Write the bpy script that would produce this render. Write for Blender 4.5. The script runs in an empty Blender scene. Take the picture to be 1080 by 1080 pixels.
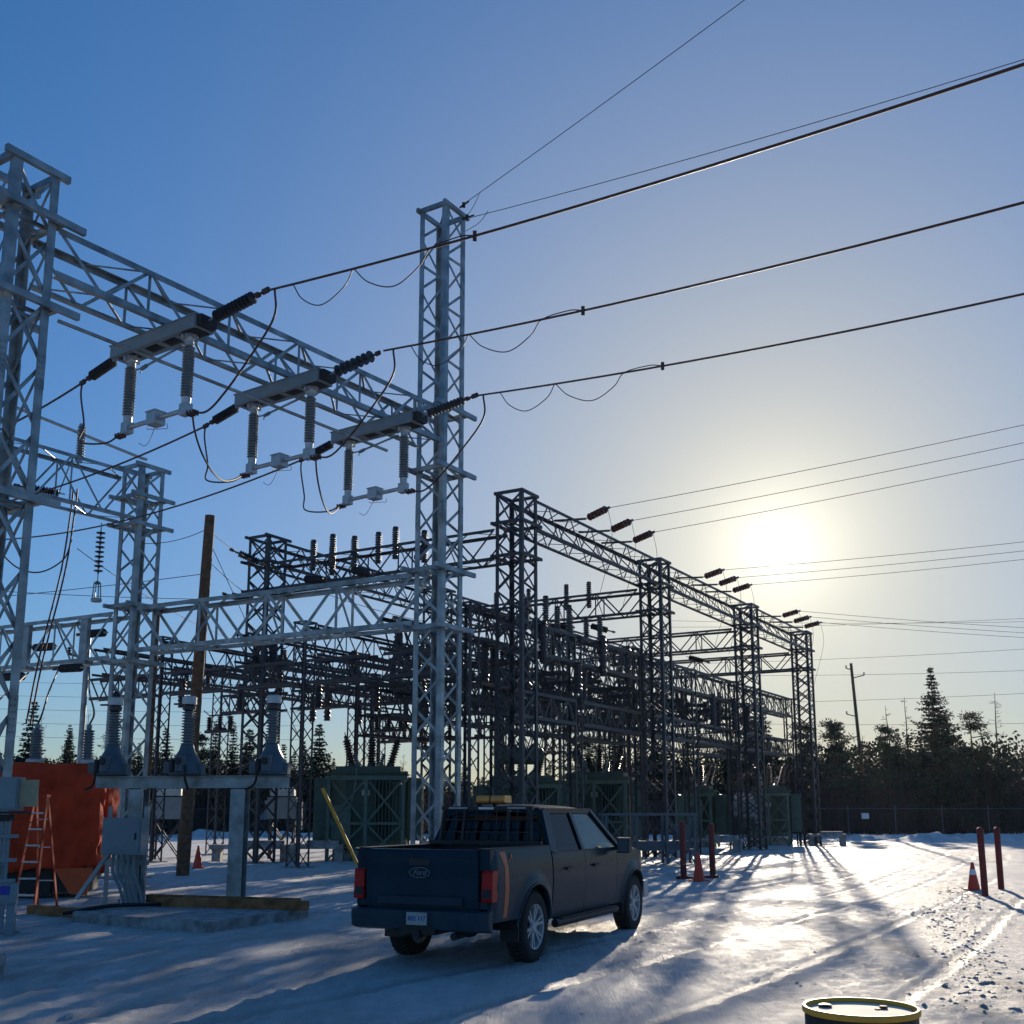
import bpy, bmesh, math, random
from mathutils import Vector, Matrix, Quaternion, noise
random.seed(7)
R = math.radians
scene = bpy.context.scene
C = bpy.data.collections.new("Substation"); scene.collection.children.link(C)
V = Vector

# ------------------------------------------------------------------ camera
cam_d = bpy.data.cameras.new("camera"); cam = bpy.data.objects.new("camera", cam_d); C.objects.link(cam)
cam.location = (0, 0, 1.8)
cam.rotation_euler = (R(90 + 10.41), 0, 0)
cam_d.sensor_width = 36; cam_d.lens = 36 * 1165 / 1080
cam_d.shift_y = (643 - 540) / 1080
cam_d.clip_end = 3000
scene.camera = cam
scene.view_settings.view_transform = 'Standard'
scene.view_settings.look = 'None'
scene.view_settings.exposure = 0.42
scene.view_settings.gamma = 1

# ------------------------------------------------------------------ sky and sun
SUN_EL, SUN_AZ = 13.2, 13.87            # azimuth measured from +Y towards +X
sd = V((math.sin(R(SUN_AZ)) * math.cos(R(SUN_EL)), math.cos(R(SUN_AZ)) * math.cos(R(SUN_EL)), math.sin(R(SUN_EL))))
W = bpy.data.worlds.new("World"); scene.world = W; W.use_nodes = True
nt = W.node_tree; nt.nodes.clear()
out = nt.nodes.new('ShaderNodeOutputWorld'); bg = nt.nodes.new('ShaderNodeBackground')
sky = nt.nodes.new('ShaderNodeTexSky'); sky.sky_type = 'NISHITA'; sky.sun_disc = False
sky.sun_elevation = R(SUN_EL); sky.sun_rotation = R(SUN_AZ)
sky.altitude = 200; sky.air_density = 1.0; sky.dust_density = 0.2; sky.ozone_density = 3.5
bg.inputs['Strength'].default_value = 0.066
tc = nt.nodes.new('ShaderNodeTexCoord')
dot = nt.nodes.new('ShaderNodeVectorMath'); dot.operation = 'DOT_PRODUCT'
nrm = nt.nodes.new('ShaderNodeVectorMath'); nrm.operation = 'NORMALIZE'
nt.links.new(tc.outputs['Generated'], nrm.inputs[0]); nt.links.new(nrm.outputs[0], dot.inputs[0])
dot.inputs[1].default_value = sd
def wm(op, a, b=None):
    n = nt.nodes.new('ShaderNodeMath'); n.operation = op
    for i, v in enumerate((a, b)):
        if v is None: continue
        if isinstance(v, (int, float)): n.inputs[i].default_value = v
        else: nt.links.new(v, n.inputs[i])
    return n.outputs[0]
ang = wm('MULTIPLY', wm('ARCCOSINE', wm('MINIMUM', dot.outputs['Value'], 0.9999999)), 180 / math.pi)
def lobe(w, amp, pw=1.0):
    e = wm('POWER', wm('DIVIDE', ang, w), pw)
    return wm('MULTIPLY', wm('EXPONENT', wm('MULTIPLY', e, -1.0)), amp)
# the low sun seen through thin ice haze: a bright disc and its aureole, at infinity with the sky
def mulc(val, col):
    n = nt.nodes.new('ShaderNodeVectorMath'); n.operation = 'SCALE'; n.inputs[0].default_value = col
    nt.links.new(val, n.inputs['Scale']); return n.outputs[0]
def addv(a, b):
    n = nt.nodes.new('ShaderNodeVectorMath'); n.operation = 'ADD'
    nt.links.new(a, n.inputs[0]); nt.links.new(b, n.inputs[1]); return n.outputs[0]
hs = nt.nodes.new('ShaderNodeHueSaturation'); hs.inputs['Saturation'].default_value = 1.2; nt.links.new(sky.outputs['Color'], hs.inputs['Color'])
def vop(op, a, b):
    n = nt.nodes.new('ShaderNodeVectorMath'); n.operation = op
    for i, v in enumerate((a, b)):
        if isinstance(v, tuple): n.inputs[i].default_value = v
        else: nt.links.new(v, n.inputs[i])
    return n.outputs[0]
base = vop('MULTIPLY', hs.outputs['Color'], (1.68, 1.80, 1.88))
lum = vop('DOT_PRODUCT', base, (.3, .5, .2)); lum = lum.node.outputs['Value']
base = mulc_v = vop('DIVIDE', base, vop('ADD', vop('MULTIPLY', (1., 1., 1.), (1., 1., 1.)), mulc(lum, (.11, .11, .085))))      # sky colour compressed by its luminance to mute the horizon glow
hz = lobe(16.5, 0.80, 1.35)                     # forward-scattering haze replaces the blue close to the sun
tot = addv(vop('MULTIPLY', base, addv(mulc(wm('MULTIPLY', hz, -1.0), (1., 1., 1.)), vop('MULTIPLY', (1., 1., 1.), (1., 1., 1.)))), mulc(hz, (8.3, 7.6, 5.2)))
tot = addv(tot, mulc(lobe(0.6, 40.0, 2.0), (1.0, 0.96, 0.88)))
tot = addv(tot, mulc(lobe(2.9, 11.0, 1.0), (1.0, 0.95, 0.82)))
nt.links.new(tot, bg.inputs['Color'])
nt.links.new(bg.outputs[0], out.inputs[0])
sl = bpy.data.lights.new("sun", 'SUN'); so = bpy.data.objects.new("sun", sl); C.objects.link(so)
sl.energy = 4.4; sl.angle = R(0.5); sl.color = (1.0, 0.86, 0.68)
so.rotation_euler = (-sd).to_track_quat('-Z', 'Y').to_euler()
so.location = (0, 0, 60)

# ------------------------------------------------------------------ materials
MATS = {}
def mat(name, col, rough=0.6, metal=0.0, var=0.25, scale=6.0, bump=0.0, bscale=40.0, col2=None, spec=0.5, coat=0.0, wear=None):
    m = bpy.data.materials.new(name); m.use_nodes = True; n = m.node_tree; b = n.nodes['Principled BSDF']
    b.inputs['Roughness'].default_value = rough; b.inputs['Metallic'].default_value = metal
    b.inputs['Specular IOR Level'].default_value = spec
    if coat: b.inputs['Coat Weight'].default_value = coat; b.inputs['Coat Roughness'].default_value = 0.08
    t = n.nodes.new('ShaderNodeTexCoord')
    tex = n.nodes.new('ShaderNodeTexNoise'); tex.inputs['Scale'].default_value = scale; tex.inputs['Detail'].default_value = 6
    n.links.new(t.outputs['Object'], tex.inputs['Vector'])
    ramp = n.nodes.new('ShaderNodeValToRGB')
    ramp.color_ramp.elements[0].position = 0.32; ramp.color_ramp.elements[1].position = 0.68
    c2 = col2 or tuple(c * (1 + var) for c in col)
    ramp.color_ramp.elements[0].color = tuple(c * (1 - var) for c in col) + (1,)
    ramp.color_ramp.elements[1].color = tuple(min(1, c) for c in c2) + (1,)
    n.links.new(tex.outputs['Fac'], ramp.inputs['Fac']); n.links.new(ramp.outputs['Color'], b.inputs['Base Color'])
    mr = n.nodes.new('ShaderNodeMapRange'); mr.inputs['To Min'].default_value = max(0, rough - 0.1); mr.inputs['To Max'].default_value = min(1, rough + 0.12)
    n.links.new(tex.outputs['Fac'], mr.inputs['Value']); n.links.new(mr.outputs[0], b.inputs['Roughness'])
    if bump:
        t2 = n.nodes.new('ShaderNodeTexNoise'); t2.inputs['Scale'].default_value = bscale; t2.inputs['Detail'].default_value = 5
        n.links.new(t.outputs['Object'], t2.inputs['Vector'])
        bp = n.nodes.new('ShaderNodeBump'); bp.inputs['Strength'].default_value = bump; bp.inputs['Distance'].default_value = 0.02
        n.links.new(t2.outputs['Fac'], bp.inputs['Height']); n.links.new(bp.outputs[0], b.inputs['Normal'])
    MATS[name] = m
    return m
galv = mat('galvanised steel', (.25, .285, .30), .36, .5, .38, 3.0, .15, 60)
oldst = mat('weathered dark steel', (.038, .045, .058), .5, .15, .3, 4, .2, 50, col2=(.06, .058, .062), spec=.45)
porc = mat('grey porcelain', (.16, .19, .21), .28, 0, .08, 3)
porcd = mat('weathered grey porcelain', (.085, .095, .10), .4, 0, .15, 3)
dporc = mat('dark glazed porcelain', (.04, .038, .042), .45, 0, .2, 5)
bporc = mat('brown glazed porcelain', (.10, .035, .028), .25, 0, .2, 5)
poly = mat('black polymer', (.018, .018, .022), .5, 0, .2, 8)
cable = mat('weathered conductor', (.075, .036, .03), .6, .1, .25, 12)
alu = mat('dull aluminium', (.42, .44, .45), .42, .6, .12, 8)
green = mat('green transformer paint', (.055, .105, .082), .5, 0, .2, 2.2, .1, 30)
greenl = mat('pale green steel', (.085, .14, .112), .5, 0, .2, 3)
greyp = mat('grey cabinet paint', (.20, .24, .26), .5, 0, .12, 3)
greyd = mat('dark grey tank paint', (.07, .095, .115), .45, 0, .15, 4)
tanp = mat('tan plywood', (.42, .33, .2), .7, 0, .15, 5)
tarpm = mat('orange tarpaulin', (.56, .055, .020), .75, 0, .3, 1.6, .6, 4, spec=.12)
tarpin = mat('bright orange tarpaulin lining', (.65, .09, .015), .6, 0, .15, 2)
wood = mat('creosoted pole wood', (.13, .075, .042), .85, 0, .4, 7, .4, 25)
conc = mat('concrete with frost', (.24, .24, .235), .85, 0, .3, 5, .3, 40, col2=(.42, .42, .42))
timber = mat('yellowed timber', (.30, .135, .06), .85, 0, .4, 5, .4, 30, spec=.1)
red = mat('red bollard paint', (.15, .010, .009), .5, 0, .3, 7, .1, 40)
cone_o = mat('orange cone plastic', (.62, .055, .02), .5, 0, .12, 6)
white = mat('white reflective band', (.75, .75, .74), .4, 0, .08, 6)
fibre = mat('red orange fibreglass', (.48, .05, .02), .6, 0, .2, 8, spec=.15)
yellow = mat('yellow plastic', (.74, .35, .03), .5, 0, .12, 5)
black = mat('black steel', (.012, .012, .014), .5, .1, .3, 6)
navy = mat('navy truck paint', (.006, .028, .046), .25, .0, .15, 1.5, spec=.09)
# road salt and slush dried on the lower body (truck parts share the truck's own coordinates)
def salted(m, z0, z1, amt):
    n = m.node_tree; b = n.nodes['Principled BSDF']; src = b.inputs['Base Color'].links[0].from_socket
    t = n.nodes.new('ShaderNodeTexCoord'); sp = n.nodes.new('ShaderNodeSeparateXYZ'); n.links.new(t.outputs['Object'], sp.inputs[0])
    mr = n.nodes.new('ShaderNodeMapRange'); mr.inputs['From Min'].default_value = z1; mr.inputs['From Max'].default_value = z0; n.links.new(sp.outputs['Z'], mr.inputs['Value'])
    ns = n.nodes.new('ShaderNodeTexNoise'); ns.inputs['Scale'].default_value = 4.5; ns.inputs['Detail'].default_value = 8; ns.inputs['Roughness'].default_value = .7; n.links.new(t.outputs['Object'], ns.inputs['Vector'])
    mm = n.nodes.new('ShaderNodeMath'); mm.operation = 'MULTIPLY'; n.links.new(mr.outputs[0], mm.inputs[0]); n.links.new(ns.outputs['Fac'], mm.inputs[1])
    m2 = n.nodes.new('ShaderNodeMath'); m2.operation = 'MULTIPLY'; m2.inputs[1].default_value = amt; n.links.new(mm.outputs[0], m2.inputs[0])
    mx = n.nodes.new('ShaderNodeMix'); mx.data_type = 'RGBA'; mx.inputs['B'].default_value = (.12, .14, .16, 1)
    n.links.new(src, mx.inputs['A']); n.links.new(m2.outputs[0], mx.inputs['Factor']); n.links.new(mx.outputs['Result'], b.inputs['Base Color'])
    m3 = n.nodes.new('ShaderNodeMath'); m3.operation = 'MULTIPLY_ADD'; m3.inputs[1].default_value = .5; m3.inputs[2].default_value = .24
    n.links.new(m2.outputs[0], m3.inputs[0]); n.links.new(m3.outputs[0], b.inputs['Roughness'])
salted(navy, .45, 1.25, .55)
trim = mat('black plastic trim', (.016, .017, .02), .6, 0, .2, 9)
rubber = mat('tyre rubber with slush', (.018, .018, .018), .85, 0, .4, 12, .3, 50)
chrome = mat('bright alloy', (.40, .41, .43), .4, .1, .1, 8)
redl = mat('red lamp lens', (.42, .008, .012), .3, 0, .15, 10, spec=.2)
amber = mat('amber lamp lens', (.80, .26, .006), .3, 0, .15, 8, coat=.5)
decal = mat('orange vinyl stripe', (.55, .11, .035), .45, 0, .1, 5)
bark = mat('dark bark', (.055, .042, .035), .95, 0, .35, 4)
twig = mat('bare twigs', (.075, .055, .046), .9, 0, .3, 1)
needle = mat('spruce needles', (.022, .042, .024), .85, 0, .45, 0.5)
needle2 = mat('pine needles', (.03, .05, .026), .85, 0, .45, 0.6)
brushm = mat('bare brush and saplings', (.05, .04, .038), .95, 0, .4, .4)
plate_m = mat('licence plate', (.34, .37, .35), .4, 0, .06, 9)
bluem = mat('blue sign enamel', (.012, .03, .32), .4, 0, .1, 8)
decalw = mat('dull silver lettering', (.17, .185, .20), .4, .5, .1, 9)
seatm = mat('dark seat cloth', (.03, .03, .035), .9, 0, .3, 20)

def glass_mat(name, tint, amount):
    m = bpy.data.materials.new(name); m.use_nodes = True; n = m.node_tree; n.nodes.clear()
    o = n.nodes.new('ShaderNodeOutputMaterial'); tr = n.nodes.new('ShaderNodeBsdfTransparent'); gl = n.nodes.new('ShaderNodeBsdfGlossy')
    mx = n.nodes.new('ShaderNodeMixShader'); fr = n.nodes.new('ShaderNodeFresnel'); fr.inputs['IOR'].default_value = 1.5
    ns = n.nodes.new('ShaderNodeTexNoise'); ns.inputs['Scale'].default_value = 5
    mr = n.nodes.new('ShaderNodeMapRange'); mr.inputs['To Min'].default_value = .02; mr.inputs['To Max'].default_value = .12
    n.links.new(ns.outputs['Fac'], mr.inputs['Value']); n.links.new(mr.outputs[0], gl.inputs['Roughness'])
    tr.inputs['Color'].default_value = tint + (1,)
    ad = n.nodes.new('ShaderNodeMath'); ad.operation = 'ADD'; ad.inputs[1].default_value = amount
    fm = n.nodes.new('ShaderNodeMath'); fm.operation = 'MULTIPLY'; fm.inputs[1].default_value = .42
    n.links.new(fr.outputs[0], fm.inputs[0]); n.links.new(fm.outputs[0], ad.inputs[0]); n.links.new(ad.outputs[0], mx.inputs[0])
    n.links.new(tr.outputs[0], mx.inputs[1]); n.links.new(gl.outputs[0], mx.inputs[2]); n.links.new(mx.outputs[0], o.inputs[0])
    return m
glass_d = glass_mat('privacy glass', (.10, .12, .13), .02)
glass_c = glass_mat('clear side glass', (.62, .70, .70), .02)

# ------------------------------------------------------------------ mesh helpers
class MB:
    def __init__(s): s.v = []; s.f = []
    def add(s, vs, fs):
        o = len(s.v); s.v += [tuple(x) for x in vs]; s.f += [tuple(i + o for i in f) for f in fs]
    def box(s, c, d, rz=0.0):
        x, y, z = d[0] / 2, d[1] / 2, d[2] / 2; co, si = math.cos(rz), math.sin(rz)
        vs = []
        for sx, sy, sz in ((-1,-1,-1),(1,-1,-1),(1,1,-1),(-1,1,-1),(-1,-1,1),(1,-1,1),(1,1,1),(-1,1,1)):
            a, b = sx * x, sy * y
            vs.append((c[0] + a * co - b * si, c[1] + a * si + b * co, c[2] + sz * z))
        s.add(vs, [(0,3,2,1),(4,5,6,7),(0,1,5,4),(1,2,6,5),(2,3,7,6),(3,0,4,7)])
    def frame(s, p, q, hint):
        p, q = V(p), V(q); d = (q - p).normalized()
        u = V(hint) - d * V(hint).dot(d)
        if u.length < 1e-4: u = d.orthogonal()
        u.normalize(); return p, q, d, u, d.cross(u)
    def bar(s, p, q, w, h, hint=(0, 0, 1)):
        """solid bar, w across, h along the hint"""
        p, q, d, u, v = s.frame(p, q, hint)
        vs = [e + u * a * h / 2 + v * b * w / 2 for e in (p, q) for a, b in ((-1,-1),(-1,1),(1,1),(1,-1))]
        s.add(vs, [(0,3,2,1),(4,5,6,7),(0,1,5,4),(1,2,6,5),(2,3,7,6),(3,0,4,7)])
    def angle(s, p, q, w, t, u, v):
        """rolled steel angle: heel on the line p-q, legs along u and v"""
        p, q, u, v = V(p), V(q), V(u), V(v)
        pr = ((0,0),(w,0),(w,t),(t,t),(t,w),(0,w))
        vs = [e + u * a + v * b for e in (p, q) for a, b in pr]
        fs = [(i, (i+1) % 6, 6 + (i+1) % 6, 6 + i) for i in range(6)]
        fs += [(0,3,2,1),(0,5,4,3),(6,7,8,9),(6,9,10,11)]
        s.add(vs, fs)
    def tube(s, path, r, n=6, caps=True):
        path = [V(p) for p in path]; m = len(path)
        rs = r if isinstance(r, (list, tuple)) else [r] * m
        d0 = (path[1] - path[0]).normalized()
        u = d0.cross(V((0,0,1)))
        if u.length < 1e-3: u = V((1,0,0))
        u.normalize()
        vs = []
        for i in range(m):
            d = (path[min(i+1, m-1)] - path[max(i-1, 0)])
            d = d.normalized() if d.length > 1e-6 else d0
            u = (u - d * u.dot(d)); u = u.normalized() if u.length > 1e-5 else d.orthogonal().normalized()
            w = d.cross(u)
            for k in range(n):
                a = 2 * math.pi * k / n
                vs.append(path[i] + (u * math.cos(a) + w * math.sin(a)) * rs[i])
        fs = [(i*n+k, i*n+(k+1) % n, (i+1)*n+(k+1) % n, (i+1)*n+k) for i in range(m-1) for k in range(n)]
        if caps: fs += [tuple(range(n))[::-1], tuple((m-1)*n + k for k in range(n))]
        s.add(vs, fs)
    def lathe(s, prof, n=12, o=(0,0,0), axis='z', a0=0.0, caps=True):
        """prof: list of (r, z); closed at the ends when r is 0"""
        vs = []; 
        for r, z in prof:
            for k in range(n):
                a = 2 * math.pi * k / n + a0; x, y = r * math.cos(a), r * math.sin(a)
                if axis == 'z': p = (x, y, z)
                elif axis == 'x': p = (z, x, y)
                else: p = (y, z, x)
                vs.append((p[0] + o[0], p[1] + o[1], p[2] + o[2]))
        m = len(prof)
        fs = [(i*n+k, i*n+(k+1) % n, (i+1)*n+(k+1) % n, (i+1)*n+k) for i in range(m-1) for k in range(n)]
        if caps: fs += [tuple(range(n))[::-1], tuple((m-1)*n + k for k in range(n))]
        s.add(vs, fs)
    def prism(s, poly, y0, y1, plane='xz'):
        n = len(poly)
        mk = (lambda a, b, t: (a, t, b)) if plane == 'xz' else (lambda a, b, t: (a, b, t)) if plane == 'xy' else (lambda a, b, t: (t, a, b))
        vs = [mk(a, b, y0) for a, b in poly] + [mk(a, b, y1) for a, b in poly]
        s.add(vs, [tuple(range(n))[::-1], tuple(range(n, 2*n))] + [(i, (i+1) % n, n + (i+1) % n, n + i) for i in range(n)])
    def mesh(s, name, m, smooth=False):
        me = bpy.data.meshes.new(name); me.from_pydata(s.v, [], s.f); me.materials.append(m)
        bm = bmesh.new(); bm.from_mesh(me); bmesh.ops.recalc_face_normals(bm, faces=bm.faces); bm.to_mesh(me); bm.free()
        if smooth:
            me.polygons.foreach_set('use_smooth', [True] * len(me.polygons)); 
            try: me.set_sharp_from_angle(angle=R(40))
            except Exception: pass
        me.update(); return me
    def build(s, name, m, parent=None, smooth=False):
        o = bpy.data.objects.new(name, s.mesh(name, m, smooth)); C.objects.link(o)
        if parent is not None: o.parent = parent
        return o
def tag(o, label=None, cat=None, group=None, kind=None):
    if label: o['label'] = label
    if cat: o['category'] = cat
    if group: o['group'] = group
    if kind: o['kind'] = kind
    return o
def thing(name, label, cat, loc=(0,0,0), rz=0.0, group=None):
    o = bpy.data.objects.new(name, None); C.objects.link(o); o.empty_display_size = .3
    o.location = loc; o.rotation_euler = (0, 0, rz)
    return tag(o, label, cat, group)
def dup(root, loc=None, rot=None, label=None, group=None, scale=None):
    r = root.copy(); C.objects.link(r)
    if loc is not None: r.location = loc
    if rot is not None:
        if isinstance(rot, Quaternion): r.rotation_mode = 'QUATERNION'; r.rotation_quaternion = rot
        else: r.rotation_euler = (0, 0, rot)
    if scale is not None: r.scale = (scale,) * 3 if not isinstance(scale, (tuple, list)) else scale
    if label: r['label'] = label
    if group: r['group'] = group
    for ch in list(root.children):
        c = ch.copy(); C.objects.link(c); c.parent = r
        for g in list(ch.children):
            d = g.copy(); C.objects.link(d); d.parent = c
    return r
ORD = ['first','second','third','fourth','fifth','sixth','seventh','eighth','ninth','tenth']

# ------------------------------------------------------------------ frosty air
def air():
    b = MB(); b.box((0, 60, 11.5), (260, 240, 27)); hm = bpy.data.materials.new('frosty air'); hm.use_nodes = True; n = hm.node_tree; n.nodes.clear()
    o_ = n.nodes.new('ShaderNodeOutputMaterial'); v_ = n.nodes.new('ShaderNodeVolumePrincipled'); v_.inputs['Density'].default_value = .00003; v_.inputs['Color'].default_value = (.9, .92, 1, 1); v_.inputs['Anisotropy'].default_value = .68
    n.links.new(v_.outputs[0], o_.inputs['Volume']); o = b.build('haze', hm); o['kind'] = 'stuff'
air()
# ------------------------------------------------------------------ ground
def rut(x, y):
    """tyre tracks that run from the lower left up to the yard's far right"""
    w = x * .80 - y * .60 + .012 * (x + 4) ** 2 + .5 * noise.noise(V((x * .12, y * .12, 3)))
    z = 0.0
    for c, a in ((-8.3, 1), (-6.6, 1), (-9.6, .7), (-11.3, .8), (-13.0, .8), (-4.7, .7), (-3.0, .7), (-1.2, .6), (.6, .6), (-15.2, .7), (-16.9, .7), (-18.4, .6), (-20, .6), (-22, .5)):
        d = (w - c) / .12
        if abs(d) < 4: z += a * (-.042 * math.exp(-d ** 4) + .024 * math.exp(-(abs(d) - 1.45) ** 2 * 4))
    return z
def gz(x, y):
    d = math.hypot(x, y)
    z = .05 * noise.noise(V((x * .16, y * .16, 0))) + .018 * noise.noise(V((x * .55, y * .55, 7)))
    if d < 70:
        rough = max(0., min(1., .5 + 1.6 * noise.noise(V((x * .22, y * .22, 21)))))
        z += (.006 + .016 * rough) * noise.noise(V((x * 2.1, y * 2.1, 5))) + (.008 + .024 * rough) * noise.noise(V((x * 5.3, y * 5.3, 9))) + (.003 + .010 * rough) * noise.noise(V((x * 12.7, y * 12.7, 4)))
        z += rut(x, y) * (.42 + .75 * abs(noise.noise(V((x * .35, y * .35, 31)))))
    return z
def ground():
    angs = [-180 + 6 * i for i in range(24)]
    a = -36.0
    while a < 36: angs.append(a); a += .22
    angs += [36 + 6 * i for i in range(24)]
    rr = [0.0]; r = 1.2
    while r < 2500:
        rr.append(r); r *= 1.0095 if r < 90 else 1.06
    vs = []; fs = []; n = len(angs)
    for r in rr:
        for a in angs:
            x, y = r * math.sin(R(a)), r * math.cos(R(a)); vs.append((x, y, gz(x, y)))
    for i in range(len(rr) - 1):
        for k in range(n):
            k2 = (k + 1) % n
            fs.append((i*n+k, (i+1)*n+k, (i+1)*n+k2, i*n+k2))
    me = bpy.data.meshes.new('snow_ground'); me.from_pydata(vs, [], fs)
    at_ = me.attributes.new('packed', 'FLOAT', 'POINT'); at_.data.foreach_set('value', [max(0.0, min(1.0, -rut(v[0], v[1]) / .035)) if v[0]**2 + v[1]**2 < 8000 else 0.0 for v in vs])
    me.polygons.foreach_set('use_smooth', [True] * len(me.polygons))
    m = bpy.data.materials.new('packed snow and ice'); m.use_nodes = True; t = m.node_tree; b = t.nodes['Principled BSDF']
    L = t.links; N = t.nodes.new
    tcn = N('ShaderNodeTexCoord')
    def nz(scale, det=6, rough=.6, stretch=None):
        x = N('ShaderNodeTexNoise'); x.inputs['Scale'].default_value = scale; x.inputs['Detail'].default_value = det; x.inputs['Roughness'].default_value = rough
        if stretch:
            mp = N('ShaderNodeMapping'); mp.inputs['Rotation'].default_value = (0, 0, R(-53)); mp.inputs['Scale'].default_value = stretch
            L.new(tcn.outputs['Object'], mp.inputs['Vector']); L.new(mp.outputs[0], x.inputs['Vector'])
        else: L.new(tcn.outputs['Object'], x.inputs['Vector'])
        return x.outputs['Fac']
    big = nz(.11, 5, .62, (1, .35, 1)); mid = nz(.7, 7, .7, (2.2, .55, 1)); fine = nz(7, 10, .82); grit = nz(34, 6, .75)
    def streaks(scale, ang_, st):
        x = N('ShaderNodeTexNoise'); x.inputs['Scale'].default_value = scale; x.inputs['Detail'].default_value = 7; x.inputs['Roughness'].default_value = .7
        mp = N('ShaderNodeMapping'); mp.inputs['Rotation'].default_value = (0, 0, R(ang_)); mp.inputs['Scale'].default_value = st
        L.new(tcn.outputs['Object'], mp.inputs['Vector']); L.new(mp.outputs[0], x.inputs['Vector']); return x.outputs['Fac']
    tracks = streaks(1.6, 28, (3.2, .16, 1)); grains = nz(3.2, 9, .8)
    r1 = N('ShaderNodeValToRGB'); r1.color_ramp.elements[0].position = .34; r1.color_ramp.elements[1].position = .60
    L.new(big, r1.inputs['Fac'])
    r2 = N('ShaderNodeValToRGB'); r2.color_ramp.elements[0].position = .40; r2.color_ramp.elements[1].position = .66
    L.new(mid, r2.inputs['Fac'])
    mul = N('ShaderNodeMath'); mul.operation = 'MULTIPLY'; L.new(r1.outputs['Color'], mul.inputs[0]); L.new(r2.outputs['Color'], mul.inputs[1])
    mx = N('ShaderNodeMix'); mx.data_type = 'RGBA'; mx.inputs['A'].default_value = (.84, .83, .82, 1); mx.inputs['B'].default_value = (.40, .385, .37, 1)
    L.new(mul.outputs[0], mx.inputs['Factor'])
    rg = N('ShaderNodeValToRGB'); rg.color_ramp.elements[0].position = .66; rg.color_ramp.elements[1].position = .74
    L.new(grit, rg.inputs['Fac'])
    mgl = N('ShaderNodeMath'); mgl.operation = 'MULTIPLY'; L.new(rg.outputs['Color'], mgl.inputs[0]); L.new(r2.outputs['Color'], mgl.inputs[1])
    rt = N('ShaderNodeValToRGB'); rt.color_ramp.elements[0].position = .50; rt.color_ramp.elements[1].position = .70; L.new(tracks, rt.inputs['Fac'])
    rgz = N('ShaderNodeValToRGB'); rgz.color_ramp.elements[0].position = .44; rgz.color_ramp.elements[1].position = .66; L.new(grains, rgz.inputs['Fac'])
    rb2 = N('ShaderNodeValToRGB'); rb2.color_ramp.elements[0].position = .30; rb2.color_ramp.elements[1].position = .50; L.new(big, rb2.inputs['Fac'])
    mt = N('ShaderNodeMath'); mt.operation = 'MAXIMUM'; L.new(rt.outputs['Color'], mt.inputs[0]); L.new(rgz.outputs['Color'], mt.inputs[1])
    mt2 = N('ShaderNodeMath'); mt2.operation = 'MULTIPLY'; L.new(mt.outputs[0], mt2.inputs[0]); L.new(rb2.outputs['Color'], mt2.inputs[1])
    atn = N('ShaderNodeAttribute'); atn.attribute_name = 'packed'
    pk = N('ShaderNodeMath'); pk.operation = 'MULTIPLY'; L.new(atn.outputs['Fac'], pk.inputs[0]); L.new(fine, pk.inputs[1])
    mt_ = N('ShaderNodeMath'); mt_.operation = 'MULTIPLY_ADD'; mt_.inputs[1].default_value = 1.5; L.new(pk.outputs[0], mt_.inputs[0]); L.new(mt2.outputs[0], mt_.inputs[2]); mt_.use_clamp = True
    mt3 = N('ShaderNodeMath'); mt3.operation = 'MULTIPLY'; mt3.inputs[1].default_value = .6; L.new(mt_.outputs[0], mt3.inputs[0])
    mxt = N('ShaderNodeMix'); mxt.data_type = 'RGBA'; mxt.inputs['B'].default_value = (.42, .405, .39, 1); L.new(mx.outputs['Result'], mxt.inputs['A']); L.new(mt3.outputs[0], mxt.inputs['Factor'])
    mx2 = N('ShaderNodeMix'); mx2.data_type = 'RGBA'; mx2.inputs['B'].default_value = (.12, .10, .085, 1)
    L.new(mxt.outputs['Result'], mx2.inputs['A']); L.new(mgl.outputs[0], mx2.inputs['Factor'])
    L.new(mx2.outputs['Result'], b.inputs['Base Color'])
    rr_ = N('ShaderNodeMapRange'); rr_.inputs['To Min'].default_value = .70; rr_.inputs['To Max'].default_value = .50
    L.new(mt_.outputs[0], rr_.inputs['Value']); L.new(rr_.outputs[0], b.inputs['Roughness'])
    b.inputs['Specular IOR Level'].default_value = .22
    ad = N('ShaderNodeMath'); ad.operation = 'MULTIPLY_ADD'; ad.inputs[1].default_value = .5
    L.new(grit, ad.inputs[0]); L.new(fine, ad.inputs[2])
    ad2 = N('ShaderNodeMath'); ad2.operation = 'MULTIPLY_ADD'; ad2.inputs[1].default_value = 1.2
    L.new(mid, ad2.inputs[0]); L.new(ad.outputs[0], ad2.inputs[2])
    ad3 = N('ShaderNodeMath'); ad3.operation = 'MULTIPLY_ADD'; ad3.inputs[1].default_value = 1.1; L.new(tracks, ad3.inputs[0]); L.new(ad2.outputs[0], ad3.inputs[2])
    bp = N('ShaderNodeBump'); bp.inputs['Strength'].default_value = .95; bp.inputs['Distance'].default_value = .075
    L.new(ad3.outputs[0], bp.inputs['Height']); L.new(bp.outputs[0], b.inputs['Normal'])
    me.materials.append(m)
    o = bpy.data.objects.new('snow_ground', me); C.objects.link(o); o['kind'] = 'structure'
    return m
snow_m = ground()
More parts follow.
